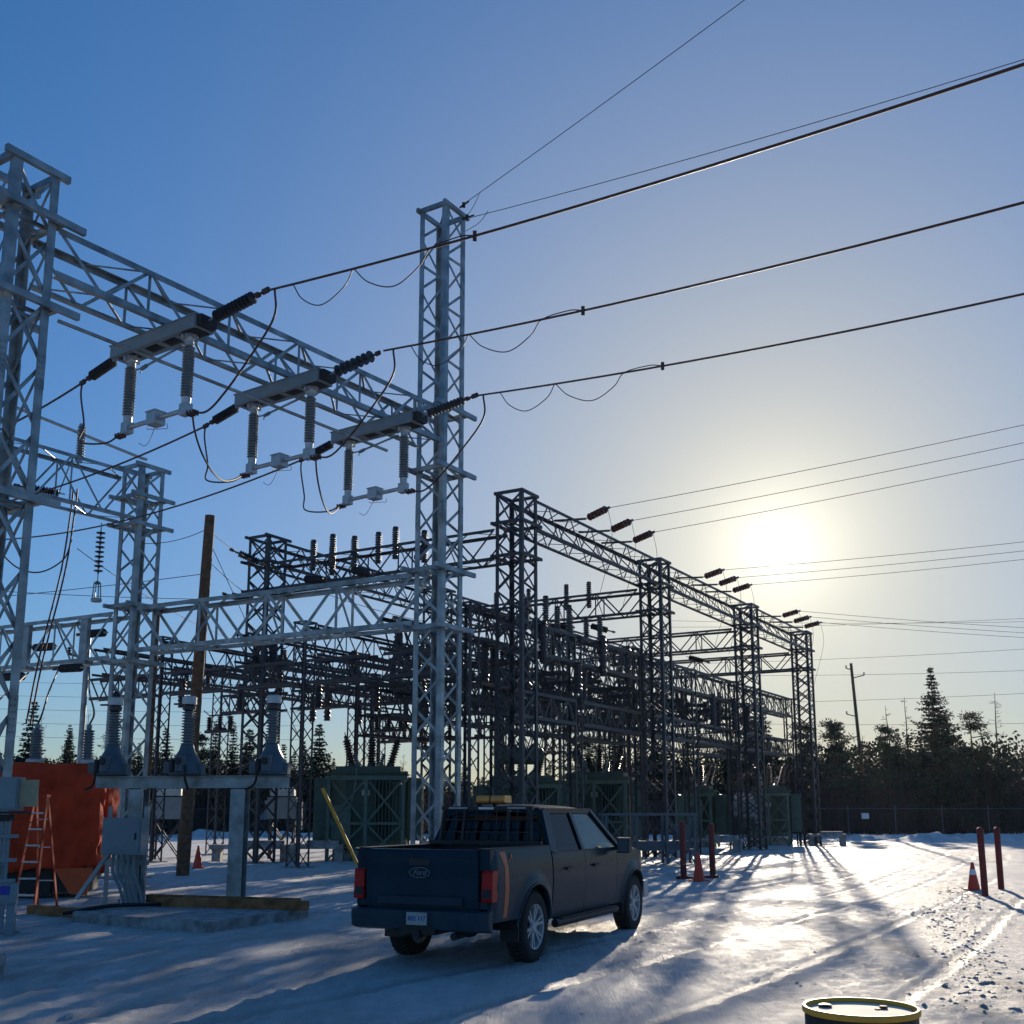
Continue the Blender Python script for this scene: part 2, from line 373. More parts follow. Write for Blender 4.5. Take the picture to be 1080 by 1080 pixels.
def snow_pile(name, pts, h, w, seed):
    """ploughed snow bank along a polyline"""
    b = MB(); rnd = random.Random(seed); segs = []
    for (x0, y0), (x1, y1) in zip(pts[:-1], pts[1:]):
        n = max(2, int(math.hypot(x1-x0, y1-y0) / .35))
        segs += [(x0 + (x1-x0) * i / n, y0 + (y1-y0) * i / n) for i in range(n)]
    segs.append(pts[-1]); m = len(segs); K = 14
    vs = []
    for i, (x, y) in enumerate(segs):
        x2, y2 = segs[min(i+1, m-1)]; x1, y1 = segs[max(i-1, 0)]
        d = V((x2-x1, y2-y1, 0)).normalized(); nn = V((-d.y, d.x, 0))
        endf = min(1, i / 5, (m-1-i) / 5) if m > 11 else math.sin(math.pi * i / (m-1))
        hh = h * (.55 + .75 * abs(noise.noise(V((x * .28, y * .28, seed)))) + .25 * noise.noise(V((x * .9, y * .9, seed)))) * max(0, endf)
        for k in range(K + 1):
            t = k / K * 2 - 1
            z = hh * max(0, (1 - abs(t) ** 1.7)) + .10 * noise.noise(V((x * 1.6 + t, y * 1.6, t * 3 + seed))) * (1 - abs(t)) * 2 * max(.2, endf)
            p = V((x, y, 0)) + nn * t * w
            vs.append((p.x, p.y, z + gz(p.x, p.y) - (.06 if abs(t) > .95 else 0)))
    b.add(vs, [(i*(K+1)+k, i*(K+1)+k+1, (i+1)*(K+1)+k+1, (i+1)*(K+1)+k) for i in range(m-1) for k in range(K)])
    o = b.build(name, snow_m, None, True); o['kind'] = 'structure'; return o
snow_pile('snow_bank', [(21.5, 74), (27, 76), (34, 78.5), (46, 79)], .45, 2.0, 2)
snow_pile('snow_bank', [(23.8, 71.0), (26.4, 71.8), (29, 72.4)], .8, 1.9, 8)
snow_pile('snow_bank', [(28, 73), (33, 74.5), (40, 75), (52, 74)], .42, 2.2, 5)
snow_pile('snow_bank', [(-26, 88), (-16, 86), (-8, 87)], .5, 2.0, 12)
# broken crust thrown up beside the track
b = MB(); rnd = random.Random(3)
bmi = bmesh.new(); bmesh.ops.create_icosphere(bmi, subdivisions=1, radius=1); bmi.verts.ensure_lookup_table()
IV = [v.co.copy() for v in bmi.verts]; IF = [tuple(v.index for v in f.verts) for f in bmi.faces]; bmi.free()
def lump(cx, cy, s):
    k = rnd.uniform(.7, 1.5); a = rnd.random()*6.28; co, si = math.cos(a), math.sin(a); z0 = gz(cx, cy) - s*.15; vs = []
    for v in IV:
        q = v * s * rnd.uniform(.72, 1.2); x, y = q.x*k, q.y
        vs.append((cx + x*co - y*si, cy + x*si + y*co, z0 + q.z*.72))
    b.add(vs, IF)
for i in range(1150):
    t = rnd.random(); wdt = .16 + .17 * t
    lump(4.3 + 6.4 * t + rnd.gauss(0, wdt) + .25 * math.sin(t * 9), 11.0 + 16.5 * t + rnd.gauss(0, .4), min(.036, rnd.expovariate(1 / .010)) + .005)
for i in range(150): lump(rnd.uniform(2.6, 7), rnd.uniform(7, 13), min(.03, rnd.expovariate(1 / .007)) + .004)
for i in range(420): lump(rnd.uniform(-9, 9), rnd.uniform(8, 30), min(.03, rnd.expovariate(1 / .008)) + .004)
o = b.build('broken_snow_crust', snow_m, None, False); [setattr(p_, 'use_smooth', True) for p_ in o.data.polygons]; tag(o, 'broken lumps of snow crust strewn beside the tyre tracks', 'snow lumps', kind='stuff')

# ------------------------------------------------------------------ lattice steel
def tower_parts(root, w, zt, legw, lacew, m, panel, cross=False, rings=(), capov=.12):
    h = w / 2; t = legw * .14
    for sx in (-1, 1):
        for sy in (-1, 1):
            b = MB(); b.angle((sx*h, sy*h, -.3), (sx*h, sy*h, zt), legw, t, (-sx, 0, 0), (0, -sy, 0)); b.build('leg', m, root)
    br = MB(); n = max(2, round(zt / panel)); dz = zt / n; e = h - legw * .25; k = .62
    for f in range(4):
        ax = (1, 0) if f % 2 == 0 else (0, 1); sg = 1 if f < 2 else -1
        off = h - legw * .14 - lacew * .2 - .004
        def P(s_, z):
            return (s_*e, sg*off, z) if ax == (1, 0) else (sg*off, s_*e, z)
        nrm_ = (0, sg, 0) if ax == (1, 0) else (sg, 0, 0)
        for i in range(n):
            z0, z1 = i*dz + .03, (i+1)*dz - .03
            s_ = 1 if (i + f // 2 + f % 2) % 2 else -1
            br.bar(P(-s_, z0), P(s_, z1), lacew, lacew * .22, nrm_)
            if cross:
                pp = V(P(s_, z0)) - V(nrm_) * lacew * .5; qq = V(P(-s_, z1)) - V(nrm_) * lacew * .5
                br.bar(pp, qq, lacew, lacew * .22, nrm_)
            elif m is galv:
                g_ = V(P(s_*(1 - lacew*.6/e), z1)); br.bar(g_ - V((0,0,.10)) + V(nrm_)*lacew*.13, g_ + V((0,0,.10)) + V(nrm_)*lacew*.13, lacew*1.9, .012, nrm_)
    br.build('bracing', m, root)
    for (z, ov) in rings:
        rb = MB(); d = h + .01 + legw * .5; hh = legw * .8
        for sg in (-1, 1):
            rb.bar((-h - ov, sg*d, z), (h + ov, sg*d, z), legw * .55, hh)
            rb.bar((sg*d, -d + legw*.28, z + .003), (sg*d, d - legw*.28, z + .003), legw * .55, hh)
            rb.bar((-h, sg*h*.0 + sg*.12, z - hh*.3), (h, sg*.12, z - hh*.3), legw * .4, legw*.4)
        rb.build('platform_ring', m, root)
    if m is galv:
        for z in (3.3, 9.0) if zt > 12 else (3.3,):
            for sx in (-1, 1):
                for sy in (-1, 1):
                    sp_ = MB(); sp_.box((sx*(h + .006), sy*(h - legw*.5), z), (.010, legw*.9, .62)); sp_.box((sx*(h - legw*.5), sy*(h + .006), z), (legw*.9, .010, .62))
                    for q in range(6):
                        for o_ in (.28, .72):
                            zz = z - .26 + .104*q; sp_.box((sx*(h + .018), sy*(h - legw*o_), zz), (.016, .026, .026)); sp_.box((sx*(h - legw*o_), sy*(h + .018), zz), (.026, .016, .026))
                    sp_.build('splice_plate', m, root)
    cp = MB(); d = h + .004
    for sg in (-1, 1):
        cp.bar((-h - capov, sg*d, zt + .02), (h + capov, sg*d, zt + .02), legw*.6, legw*.8)
        cp.bar((sg*d, -d + legw*.3, zt + .024), (sg*d, d - legw*.3, zt + .024), legw*.6, legw*.8)
    cp.bar((-h, -h, zt - .02), (h, h, zt - .02), legw*.3, legw*.5)
    cp.build('cap_frame', m, root)
    for sx in (-1, 1):
        for sy in (-1, 1):
            bt = MB(); q = min(.46, w*.6); bt.box((sx*(h-.02), sy*(h-.02), -.10), (q, q, .26)); bt.build('footing', conc, root)
def tower(label, x, y, ang_, w, zt, legw, lacew, m, panel, cross=False, rings=(), group=None, name='lattice_tower', capov=.12):
    r = thing(name, label, 'steel tower', (x, y, gz(x, y)), R(90 - ang_), group)
    tower_parts(r, w, zt, legw, lacew, m, panel, cross, rings, capov); return r
def beam(label, p, q, w, zb, ztop, chord, lace, m, panel, group=None, vert=True, name='lattice_beam', plan=True):
    """box truss from p to q (x, y); chords are angles, the web is flat lacing"""
    p, q = V((p[0], p[1], 0)), V((q[0], q[1], 0)); d = q - p; L = d.length
    r = thing(name, label, 'steel beam', (p.x, p.y, zb), math.atan2(d.y, d.x), group); H = ztop - zb; h = w / 2
    for sy in (-1, 1):
        for (z, sz) in ((0, 1), (H, -1)):
            b = MB(); b.angle((0, sy*h, z), (L, sy*h, z), chord, chord*.14, (0, -sy, 0), (0, 0, sz)); b.build('chord', m, r)
    wb = MB(); n = max(2, round(L / panel)); dx = L / n; off = h - chord*.14 - lace*.2 - .003
    for sy in (-1, 1):
        for i in range(n):
            x0, x1 = i*dx, (i+1)*dx; up = (i + (sy < 0)) % 2 if not vert else i % 2
            z0, z1 = (.03, H-.03) if up else (H-.03, .03)
            wb.bar((x0+.02, sy*off, z0), (x1-.02, sy*off, z1), lace, lace*.22, (0, 1, 0))
            if vert and i % 2 == 0 and i: wb.bar((x0, sy*(off-lace*.25), .03), (x0, sy*(off-lace*.25), H-.03), lace*.9, lace*.22, (0, 1, 0))
    if plan:
        for z in (.03, H-.03):
            for i in range(n):
                s_ = 1 if (i + (z > .5*H)) % 2 else -1
                wb.bar((i*dx+.02, -s_*off, z), ((i+1)*dx-.02, s_*off, z), lace*.8, lace*.2, (0, 0, 1))
    for i in range(0, n+1, 2):
        if 0 < i < n: wb.bar((i*dx, -off, .05), (i*dx, off, H-.05), lace*.7, lace*.3, (1, 0, 0))
    wb.build('lacing', m, r); return r
TA = 32.5
T0 = (-1.80, 26.5); T1 = (-8.35, 17.22); T2 = (-10.9, 31.45)
tower('tallest bright galvanised lattice mast rising behind the parked pickup', *T0, TA, .84, 17.15, .14, .066, galv, .72,
      rings=((11.72, .42), (10.15, .42), (7.62, .42), (6.2, .35)))
tower('bright galvanised lattice tower cut by the left edge of the picture', *T1, TA, .84, 12.55, .15, .062, galv, 1.1, cross=True,
      rings=((11.72, .5), (10.15, .5), (6.8, .4)), capov=.18)
tower('bright galvanised lattice tower behind the three instrument transformers', *T2, TA, .84, 11.75, .14, .066, galv, .78,
      rings=((10.85, .35), (10.0, .35), (7.62, .3), (6.0, .3)), capov=.2)
def along(p, q, s): return (p[0] + (q[0]-p[0])*s, p[1] + (q[1]-p[1])*s)
def trimmed(p, q, c0, c1):
    L = math.dist(p, q); return along(p, q, c0 / L), along(p, q, 1 - c1 / L)
bp_, bq_ = trimmed(T1, T0, .5, .5)
beam('high galvanised box beam between left edge tower and tallest mast', bp_, bq_, .80, 10.74, 11.64, .115, .062, galv, .95)
bp_, bq_ = trimmed(T0, T2, .5, .5)
beam('lower galvanised box beam between tallest mast and tower behind it to the left', bp_, bq_, .80, 6.26, 7.58, .12, .085, galv, 1.18, plan=True)
T3 = (T2[0] + (T1[0]-T0[0]), T2[1] + (T1[1]-T0[1])); T4 = (T2[0]*2 - T0[0] - 1.5, T2[1]*2 - T0[1] + 1)
bp_, bq_ = trimmed(T2, T4, .5, .5)
beam('lower galvanised box beam running out of the left edge', bp_, bq_, .80, 6.12, 7.5, .11, .07, galv, 1.18)
bp_, bq_ = trimmed(T2, T3, .5, .5)
beam('high galvanised box beam from rear left tower to the left edge', bp_, bq_, .80, 10.1, 11.5, .10, .055, galv, 1.05)

# ------------------------------------------------------------------ insulators
def sheds(n, L, r0, r1, r2=None, seg=14, z0=0.0):
    pr = [(r0 * .6, z0)]; dz = L / n
    for i in range(n):
        z = z0 + i*dz; rr = r1 if (i % 2 == 0 or r2 is None) else r2
        pr += [(r0, z + .05*dz), (rr, z + .40*dz), (rr, z + .52*dz), (r0, z + .86*dz)]
    pr.append((r0 * .6, z0 + L)); return pr
def post_insulator(label, group, L=1.15, n=14, r0=.06, r1=.105, m=porc, cap=.07, loc=(0,0,0), name='post_insulator', seg=12, capm=None):
    r = thing(name, label, 'insulator', loc, 0, group)
    b = MB(); b.lathe(sheds(n, L, r0, r1, None, seg, cap), seg); b.build('shed_stack', m, r, True)
    for z in (0, L + cap):
        b = MB(); b.lathe([(r0*1.1, z), (r0*1.25, z + .01), (r0*1.05, z + cap)], 10); b.build('end_cap', capm or alu, r)
    return r
def strain(label, group, L=1.0, n=9, r0=.035, r1=.11, m=poly, seg=12):
    """strain insulator along local +z: hardware, sheds, clamp"""
    r = thing('strain_insulator', label, 'insulator', (0,0,0), 0, group)
    b = MB(); b.lathe(sheds(n, L, r0, r1, None, seg, .16), seg); b.build('shed_stack', m, r, True)
    b = MB(); b.tube([(0,0,-.02), (0,0,.16)], .02, 6); b.box((0,0,.14), (.07,.05,.06)); b.build('end_fitting', alu, r)
    b = MB(); b.tube([(0,0,.16+L), (0,0,L+.5)], .024, 6); b.box((0,0,L+.25), (.09,.06,.1)); b.box((0,0,L+.46), (.05,.09,.16)); b.build('dead_end_clamp', cable, r)
    return r
def disc_string(label, group, n=6, dz=.17, r1=.135, m=bporc):
    r = thing('strain_insulator', label, 'insulator', (0,0,0), 0, group); pr = [(.02, .12)]
    for i in range(n):
        z = .14 + i*dz; pr += [(.03, z), (.045, z + .42*dz), (r1, z + .55*dz), (r1*.96, z + .68*dz), (.03, z + .74*dz)]
    pr.append((.02, .16 + n*dz)); b = MB(); b.lathe(pr, 12); b.build('disc_stack', m, r, True)
    b = MB(); b.tube([(0,0,-.02), (0,0,.14)], .02, 6); b.box((0,0,.12), (.06,.04,.05)); b.build('end_fitting', alu, r)
    b = MB(); b.tube([(0,0,.14+n*dz), (0,0,.34+n*dz)], .022, 6); b.box((0,0,.28+n*dz), (.05,.08,.12)); b.build('dead_end_clamp', cable, r)
    return r
def aim(root, p, q):
    d = V(q) - V(p); root.location = p; root.rotation_mode = 'QUATERNION'; root.rotation_quaternion = d.to_track_quat('Z', 'Y')
def wirepath(p, q, sag, n=24):
    p, q = V(p), V(q); return [p.lerp(q, i/n) - V((0,0,4*sag*(i/n)*(1-i/n))) for i in range(n+1)]
def wire(label, p, q, sag=.3, r=.012, m=cable, name='overhead_wire', cat='wire', group=None, n=24, sides=6):
    b = MB(); b.tube(wirepath(p, q, sag, n), r, sides); return tag(b.build(name, m, None, True), label, cat, group)
def spline(pts, per=8):
    pts = [V(p) for p in pts]; P = [pts[0]*2 - pts[1]] + pts + [pts[-1]*2 - pts[-2]]; o = []
    for i in range(1, len(P) - 2):
        for k in range(per):
            t = k / per; a, b_, c, d = P[i-1], P[i], P[i+1], P[i+2]
            o.append(.5 * ((2*b_) + (c-a)*t + (2*a-5*b_+4*c-d)*t*t + (-a+3*b_-3*c+d)*t**3))
    o.append(pts[-1]); return o
def cablerun(label, pts, r=.018, m=cable, name='jumper_cable', cat='cable', group=None):
    b = MB(); b.tube(spline(pts), r, 7); return tag(b.build(name, m, None, True), label, cat, group)

# ------------------------------------------------------------------ three underhung switches on the high beam
ud = V((T0[0]-T1[0], T0[1]-T1[1], 0)).normalized(); vd = V((-ud.y, ud.x, 0))       # along the beam, and away to the left
BANG = math.atan2(vd.y, vd.x)
def switch(label, s):
    c = V((T1[0], T1[1], 0)) + ud * s
    r = thing('disconnect_switch', label, 'disconnect switch', (c.x, c.y, 10.46), BANG)
    # local x runs away from the camera along the switch, z up; base sits on the bottom chords
    b = MB()
    for sy in (-1, 1):
        b.box((0, sy*.21, .12), (2.5, .018, .24)); b.box((0, sy*.165, .012), (2.5, .075, .02)); 
    b.box((0, 0, .247), (2.56, .47, .022))
    for x in (-1.2, -.62, -.1, .42, 1.2): b.box((x, 0, .018), (.12 if abs(x) < 1 else .09, .25, .022))
    for x in (-1.25, 1.25): b.box((x, 0, .12), (.016, .40, .22))
    b.box((.0, .0, .30), (.9, .12, .07))
    b.build('base_frame', greyp, r)
    b = MB(); b.box((-1.02, 0, .06), (.36, .34, .14)); b.box((-1.33, 0, .13), (.12, .36, .2)); b.build('drive_box', black, r)
    for x in (-.86, .86):
        hb = MB(); hb.lathe([(.15, .0), (.16, -.03), (.10, -.06), (.07, -.16)], 12, (x, 0, 0)); hb.box((x, 0, -.045), (.34, .06, .05)); hb.box((x, .0, -.075), (.06, .34, .04))
        for k in range(6):
            a = k * math.pi / 3; hb.tube([(x + .14*math.cos(a), .14*math.sin(a), -.10), (x + .14*math.cos(a), .14*math.sin(a), .03)], .012, 5)
        hub = hb.build('rotor_bearing', alu, r)
        b = MB(); b.lathe(sheds(17, .98, .07, .112, None, 16, -1.20), 16, (x, 0, 0)); ins = b.build('insulator', porc, r, True)
        b = MB(); b.lathe([(.075, -.22), (.085, -.21), (.08, -.12), (.06, -.11)], 12, (x, 0, 0)); b.build('end_cap', alu, ins); b = MB(); b.lathe([(.06, -1.34), (.08, -1.33), (.085, -1.21), (.07, -1.20)], 12, (x, 0, 0)); b.build('end_cap', alu, ins)
        b = MB(); b.box((x, 0, -1.44), (.2, .15, .22)); b.box((x - (.17 if x < 0 else -.17), 0, -1.53), (.22, .10, .03)); b.build('terminal_block', alu, r)
        b = MB()
        for k in range(3): b.box((x - (.12 + .08*k if x < 0 else -.12 - .08*k), 0, -1.55), (.03, .13, .09))
        b.build('terminal_clamp', cable, r)
    b = MB(); b.tube([(-.76, 0, -1.44), (-.16, 0, -1.44)], .045, 10); b.tube([(.14, 0, -1.44), (.76, 0, -1.44)], .045, 10); b.build('blade', alu, r, True)
    b = MB(); b.box((0, 0, -1.44), (.26, .24, .24)); b.box((.0, 0, -1.31), (.30, .28, .02)); b.build('contact_box', alu, r)
    b = MB(); b.tube(spline([(.1, .05, -1.56), (0, .16, -1.68), (-.1, -.1, -1.62), (-.3, -.05, -1.66), (-.36, .02, -1.6)]), .006, 5)
    b.tube(spline([(.08, -.05, -1.56), (.3, -.12, -1.75), (.42, -.1, -1.85), (.5, -.02, -1.80)]), .006, 5); b.build('arcing_horn', cable, r, True)
    b = MB(); b.tube([(-.70, .02, -.16), (.35, .02, -.30)], .024, 7); b.tube([(.35, .02, -.30), (.50, .02, -.33)], .04, 7); b.tube([(.5, .02, -.32), (.84, .02, -.30)], .018, 6); b.tube([(.5,.02,-.32),(.52,.02,-.42)], .012, 5); b.build('operating_rod', galv, r)
    return c
SW = [2.95, 6.05, 9.0]
labs = ['underhung switch with grey base nearest the left edge tower', 'underhung switch in the middle of the high galvanised beam', 'underhung switch on the high beam closest to the tallest mast']
swc = [switch(l, s) for l, s in zip(labs, SW)]
ph = ['upper', 'middle', 'lower']
for i, c in enumerate(swc):
    zc = 10.92
    a0 = c - vd * 1.40; a0.z = 10.62
    a1 = c - vd * 2.2; a1.z = 10.70
    dd = (a1 - a0).normalized()
    if i == 1: sn = disc_string('open string of separate discs on the right end of the middle switch', None, 7, .146, .125, dporc)
    else: sn = strain('black ribbed insulator pulling right from the ' + ('left' if i == 0 else 'rightmost') + ' switch on the high beam', None, 1.02, 11, .05, .115 if i == 0 else .10, poly if i == 0 else dporc)
    aim(sn, a0, a1)
    e = a0 + dd * 1.46
    far = e - vd * 34; far.z = (11.05, 11.1, 11.1)[i]
    wire(f'thick {ph[i]} conductor sweeping from the high beam out of the right edge', e, far, 1.0, .021, name='line_conductor', n=40, sides=8)
    # far side
    b0 = c + vd * 1.28; b0.z = 10.55; b1 = c + vd * 2.2; b1.z = 10.36
    sn = strain(f'black ribbed insulator pulling left from the {["left","middle","rightmost"][i]} switch base', None, .72, 9, .055, .105, poly); aim(sn, b0, b1)
    e2 = b0 + (b1 - b0).normalized() * 1.2
    f2 = e2 + vd * (14 if i else 9.5); f2.z = 10.3
    wire(f'conductor running left from the {["left","middle","rightmost"][i]} switch towards the rear beam', e2, f2, .45, .022, name='line_conductor', n=24)
    def L(x, y, z): p = c + vd * x + ud * y; p.z = 10.46 + z; return p
    # droppers: line clamp to the near terminal, and loops
    q = e + V((0, 0, -.02))
    q2 = q - vd * .25
    cablerun(f'curved dropper from the {ph[i]} line clamp down to the switch near terminal', [q2, q2 + V((0,0,-.55)), q2.lerp(L(-1.3, 0, -1.53), .35) + V((0,0,-.55)), q2.lerp(L(-1.3, 0, -1.53), .7) + V((0,0,-.42)), L(-1.45, 0, -1.60), L(-1.08, 0, -1.54)], .02)
    g = V((0,0,0))
    s0, s1, s2 = e - vd*.55, e - vd*2.0, e - vd*3.5
    wz = lambda d_: e.lerp(far, d_/34) - V((0,0,4*1.0*(d_/34)*(1-d_/34)))
    cablerun(f'first slack loop hanging beneath the {ph[i]} line beside its clamp', [wz(.7), wz(.95)-V((0,0,.32)), wz(1.4)-V((0,0,.5)), wz(1.9)-V((0,0,.28)), wz(2.1)], .010)
    cablerun(f'second slack loop hanging beneath the {ph[i]} line, further from the beam', [wz(2.12), wz(2.45)-V((0,0,.30)), wz(3.0)-V((0,0,.48)), wz(3.5)-V((0,0,.26)), wz(3.75), wz(4.3)+V((0,0,.06)), wz(4.55)+V((0,0,.02))], .010)
    b = MB(); p4 = wz(4.6); b.box(p4, (.06, .05, .15)); b.box(p4 + V((.0,0,-.02)), (.035, .10, .05)); tag(b.build('line_clamp', cable), f'bolted clamp on the {ph[i]} line where its second loop ends', 'clamp')
    # far terminal loops
    n1 = L(1.08, 0, -1.53)
    cablerun(f'long drooping cable leaving the far terminal of the {["left","middle","rightmost"][i]} switch', [n1, L(1.5, -.03, -1.62), L(2.0, -.25, -1.55), e2 + V((.1,0,-.9)), e2 + V((0,0,-.3)), e2 + V((0,0,-.02))], .018)
    n2 = L(-1.06, 0, -1.55)
    if i < 2:
        c2 = swc[i+1]; e3 = V((c2.x + vd.x*1.10, c2.y + vd.y*1.10, n2.z + .02))
        cablerun(f'hanging loop linking the {["left","middle"][i]} switch with the {["middle","rightmost"][i]} one', [n2] + [n2.lerp(e3, t_) + V((0,0,-d_)) for t_, d_ in ((.05, .27), (.18, .52), (.38, .66), (.58, .60), (.78, .36), (.92, .13))] + [e3], .018)
# operating pipe along the high beam
b = MB(); p0 = V((T1[0], T1[1], 10.05)) + ud*.7 + (-vd)*.25; b.tube([p0, p0 + ud*8.4], .035, 8); tag(b.build('operating_pipe', galv, None, True), 'long galvanised operating pipe along the underside of the high beam', 'pipe')
# earth wires from the tallest mast
wire('upper thin earth wire climbing from the mast top out of the picture', (T0[0]+.45, T0[1]-.3, 17.2), (T0[0]+12.6, T0[1]-12.6, 19.35), .1, .009, name='earth_wire')
wire('lower thin earth wire running right from the mast top', (T0[0]+.5, T0[1]-.1, 16.95), (T0[0]+28, T0[1]-12.0, 19.6), .5, .009, name='earth_wire')
for k, (dx, dz, tx, ty, tz) in enumerate(((.45, 17.2, 12.2, -12.3, 2), (.5, 16.95, 28, -12, 2.1))):
    d = V((tx, ty, tz)).normalized(); p = V((T0[0]+dx, T0[1]-.25+.1*k, dz)); b = MB()
    b.tube([p, p + d*.35], .02, 6); b.box(p + d*.15, (.08,.08,.12)); b.tube(spline([p + d*.75, p + d*.5 + V((0,0,-.25)), p + V((.1,0,-.35))]), .008, 5)
    tag(b.build('wire_clamp', black), ['clamp at the mast top where the upper earth wire starts', 'clamp at the mast top where the lower earth wire starts'][k], 'clamp')

# ------------------------------------------------------------------ gear on the rear left beam
d3 = V((T3[0]-T2[0], T3[1]-T2[1], 0)).normalized(); n3 = V((-d3.y, d3.x, 0))
def at3(s, off, z): p = V((T2[0], T2[1], 0)) + d3*s + n3*off; p.z = z; return p
post_insulator('grey post insulator standing on the rear left beam under a tube', None, 1.0, 13, .07, .12, porc, loc=at3(2.0, -.2, 11.52))
b = MB(); b.tube([at3(-.2, -.2, 12.2), at3(.0,-.2,12.2), at3(6.5, -.2, 12.75)], .045, 8); tag(b.build('bus_tube', alu, None, True), 'straight grey bus tube above the rear left beam', 'bus tube')
hang = post_insulator('stout grey insulator hanging under the rear left beam', None, 1.25, 13, .12, .19, porc, .12, loc=at3(4.4, .1, 8.6))
for k, (s, o_, z, lab) in enumerate(((1.6, .45, 9.75, 'disc string with weight cage hanging from the rear left beam'), (5.0, .5, 9.6, 'disc string hanging beside the left edge tower leg'))):
    r = thing('suspension_string', lab, 'insulator', at3(s, o_, z))
    for q in range(9):
        b = MB(); zz = -.25 - q*.135; b.lathe([(.02, zz), (.13, zz-.03), (.12, zz-.05), (.03, zz-.07), (.02, zz-.12)], 10); b.build('disc', dporc, r, True)
    b = MB(); b.tube([(0,0,0), (0,0,-.26)], .018, 6); b.tube([(0,0,-1.4), (0,0,-1.75)], .015, 6); b.build('link', galv, r)
    b = MB()
    for a in range(4): b.tube([(.09*math.cos(a*1.57), .09*math.sin(a*1.57), -1.72), (.12*math.cos(a*1.57), .12*math.sin(a*1.57), -2.2)], .018, 5)
    b.lathe([(.14, -2.24), (.15, -2.2), (.15, -2.16), (.1, -2.14)], 10); b.lathe([(.05, -1.75), (.11, -1.72), (.04, -1.66)], 8); b.build('weight_cage', galv, r)
for k, (s, off, lab) in enumerate(((2.2, -.5, 'black ribbed insulator along the rear left beam'), (4.9, -.5, 'black ribbed insulator by the left edge tower, rear beam'))):
    sn = strain(lab, None, .8, 11, .07, .12, poly); aim(sn, at3(s, off, 10.6), at3(s+.9, off-.3, 10.62))
for k, (s, o_, lab) in enumerate(((2.0, -.1, 'left cable of the pair dropping from the rear beam'), (2.0, .1, 'right cable of the pair dropping from the rear beam'), (4.9, .0, 'dropper cable beside the left edge tower leg'))):
    p = at3(s, o_-.3, 10.75); cablerun(lab, [p, p + V((-.03,0,-.7)), p + V((-.18,0,-2.4)), p + V((-.55,-.1,-4.8)), p + V((-.72,-.2,-6.6))], .024)
cablerun('loop hanging from the stout insulator to the cable pair', [at3(4.4,.1,8.55), at3(3.7,0,8.15), at3(2.9,-.2,8.2), at3(2.2,-.3,8.7), at3(2.0,-.3,9.3)], .02)
# black insulators strung below the low left beam
d4 = V((T4[0]-T2[0], T4[1]-T2[1], 0)).normalized()
def at4(s, off, z): p = V((T2[0], T2[1], 0)) + d4*s + V((-d4.y, d4.x, 0))*off; p.z = z; return p
for k, (s, off, z, lab) in enumerate(((1.1, 0, 7.0, 'black insulator inside low left beam nearest the rear tower'), (3.3, 0, 6.75, 'black insulator inside low left beam halfway to the edge'), (3.4, .9, 5.75, 'black insulator slung under low left beam near the edge'), (.9, .9, 5.85, 'black insulator slung under low left beam by rear tower'))):
    sn = strain(lab, None, .95, 12, .08, .125, poly); aim(sn, at4(s, off, z), at4(s+1.2, off-.1, z+.05))
for k, (s, off, lab) in enumerate(((1.7, .3, 'flat grey mounting post inside the low left beam, right one'), (4.3, .3, 'flat grey mounting post inside the low left beam, left one'))):
    b = MB(); p = at4(s, off, 6.18); b.box((p.x, p.y, 6.83), (.30, .14, 1.3), math.atan2(d4.y, d4.x)); b.box((p.x, p.y, 6.10), (.5, .3, .12), math.atan2(d4.y, d4.x)); tag(b.build('mounting_post', galv), lab, 'steel post')

# ------------------------------------------------------------------ the old dark steelwork
OA = 30.5
oa = V((math.sin(R(OA)), math.cos(R(OA)), 0)); ob = V((-oa.y, oa.x, 0)); O1 = V((.15, 35.2, 0))
def G(i, j, z=0.0): p = O1 + oa*i + ob*j; return V((p.x, p.y, z))
def xy(p): return (p.x, p.y)
OI = (0, 11.4, 23.0, 32.8); QJ = 10.9; HT = 12.05
near = ['nearest', 'second', 'third', 'farthest']
for k, i in enumerate(OI):
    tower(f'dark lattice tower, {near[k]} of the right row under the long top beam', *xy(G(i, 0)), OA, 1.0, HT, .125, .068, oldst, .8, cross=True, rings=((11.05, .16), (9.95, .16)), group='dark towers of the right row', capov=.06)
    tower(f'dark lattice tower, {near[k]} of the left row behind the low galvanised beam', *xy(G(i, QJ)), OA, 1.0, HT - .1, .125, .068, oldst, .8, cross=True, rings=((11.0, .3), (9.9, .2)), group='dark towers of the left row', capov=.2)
    p, q = trimmed(xy(G(i, 0)), xy(G(i, QJ)), .6, .6)
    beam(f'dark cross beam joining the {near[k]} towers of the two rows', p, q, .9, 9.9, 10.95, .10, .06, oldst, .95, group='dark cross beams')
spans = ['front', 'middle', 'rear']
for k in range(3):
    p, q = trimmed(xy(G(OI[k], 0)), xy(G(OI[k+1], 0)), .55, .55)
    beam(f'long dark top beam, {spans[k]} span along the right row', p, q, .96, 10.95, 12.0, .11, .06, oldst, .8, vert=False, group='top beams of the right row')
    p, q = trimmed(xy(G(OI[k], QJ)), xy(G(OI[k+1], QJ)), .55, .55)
    beam(f'dark top beam, {spans[k]} span along the left row', p, q, .96, 10.9, 11.9, .11, .06, oldst, .8, vert=False, group='top beams of the left row')
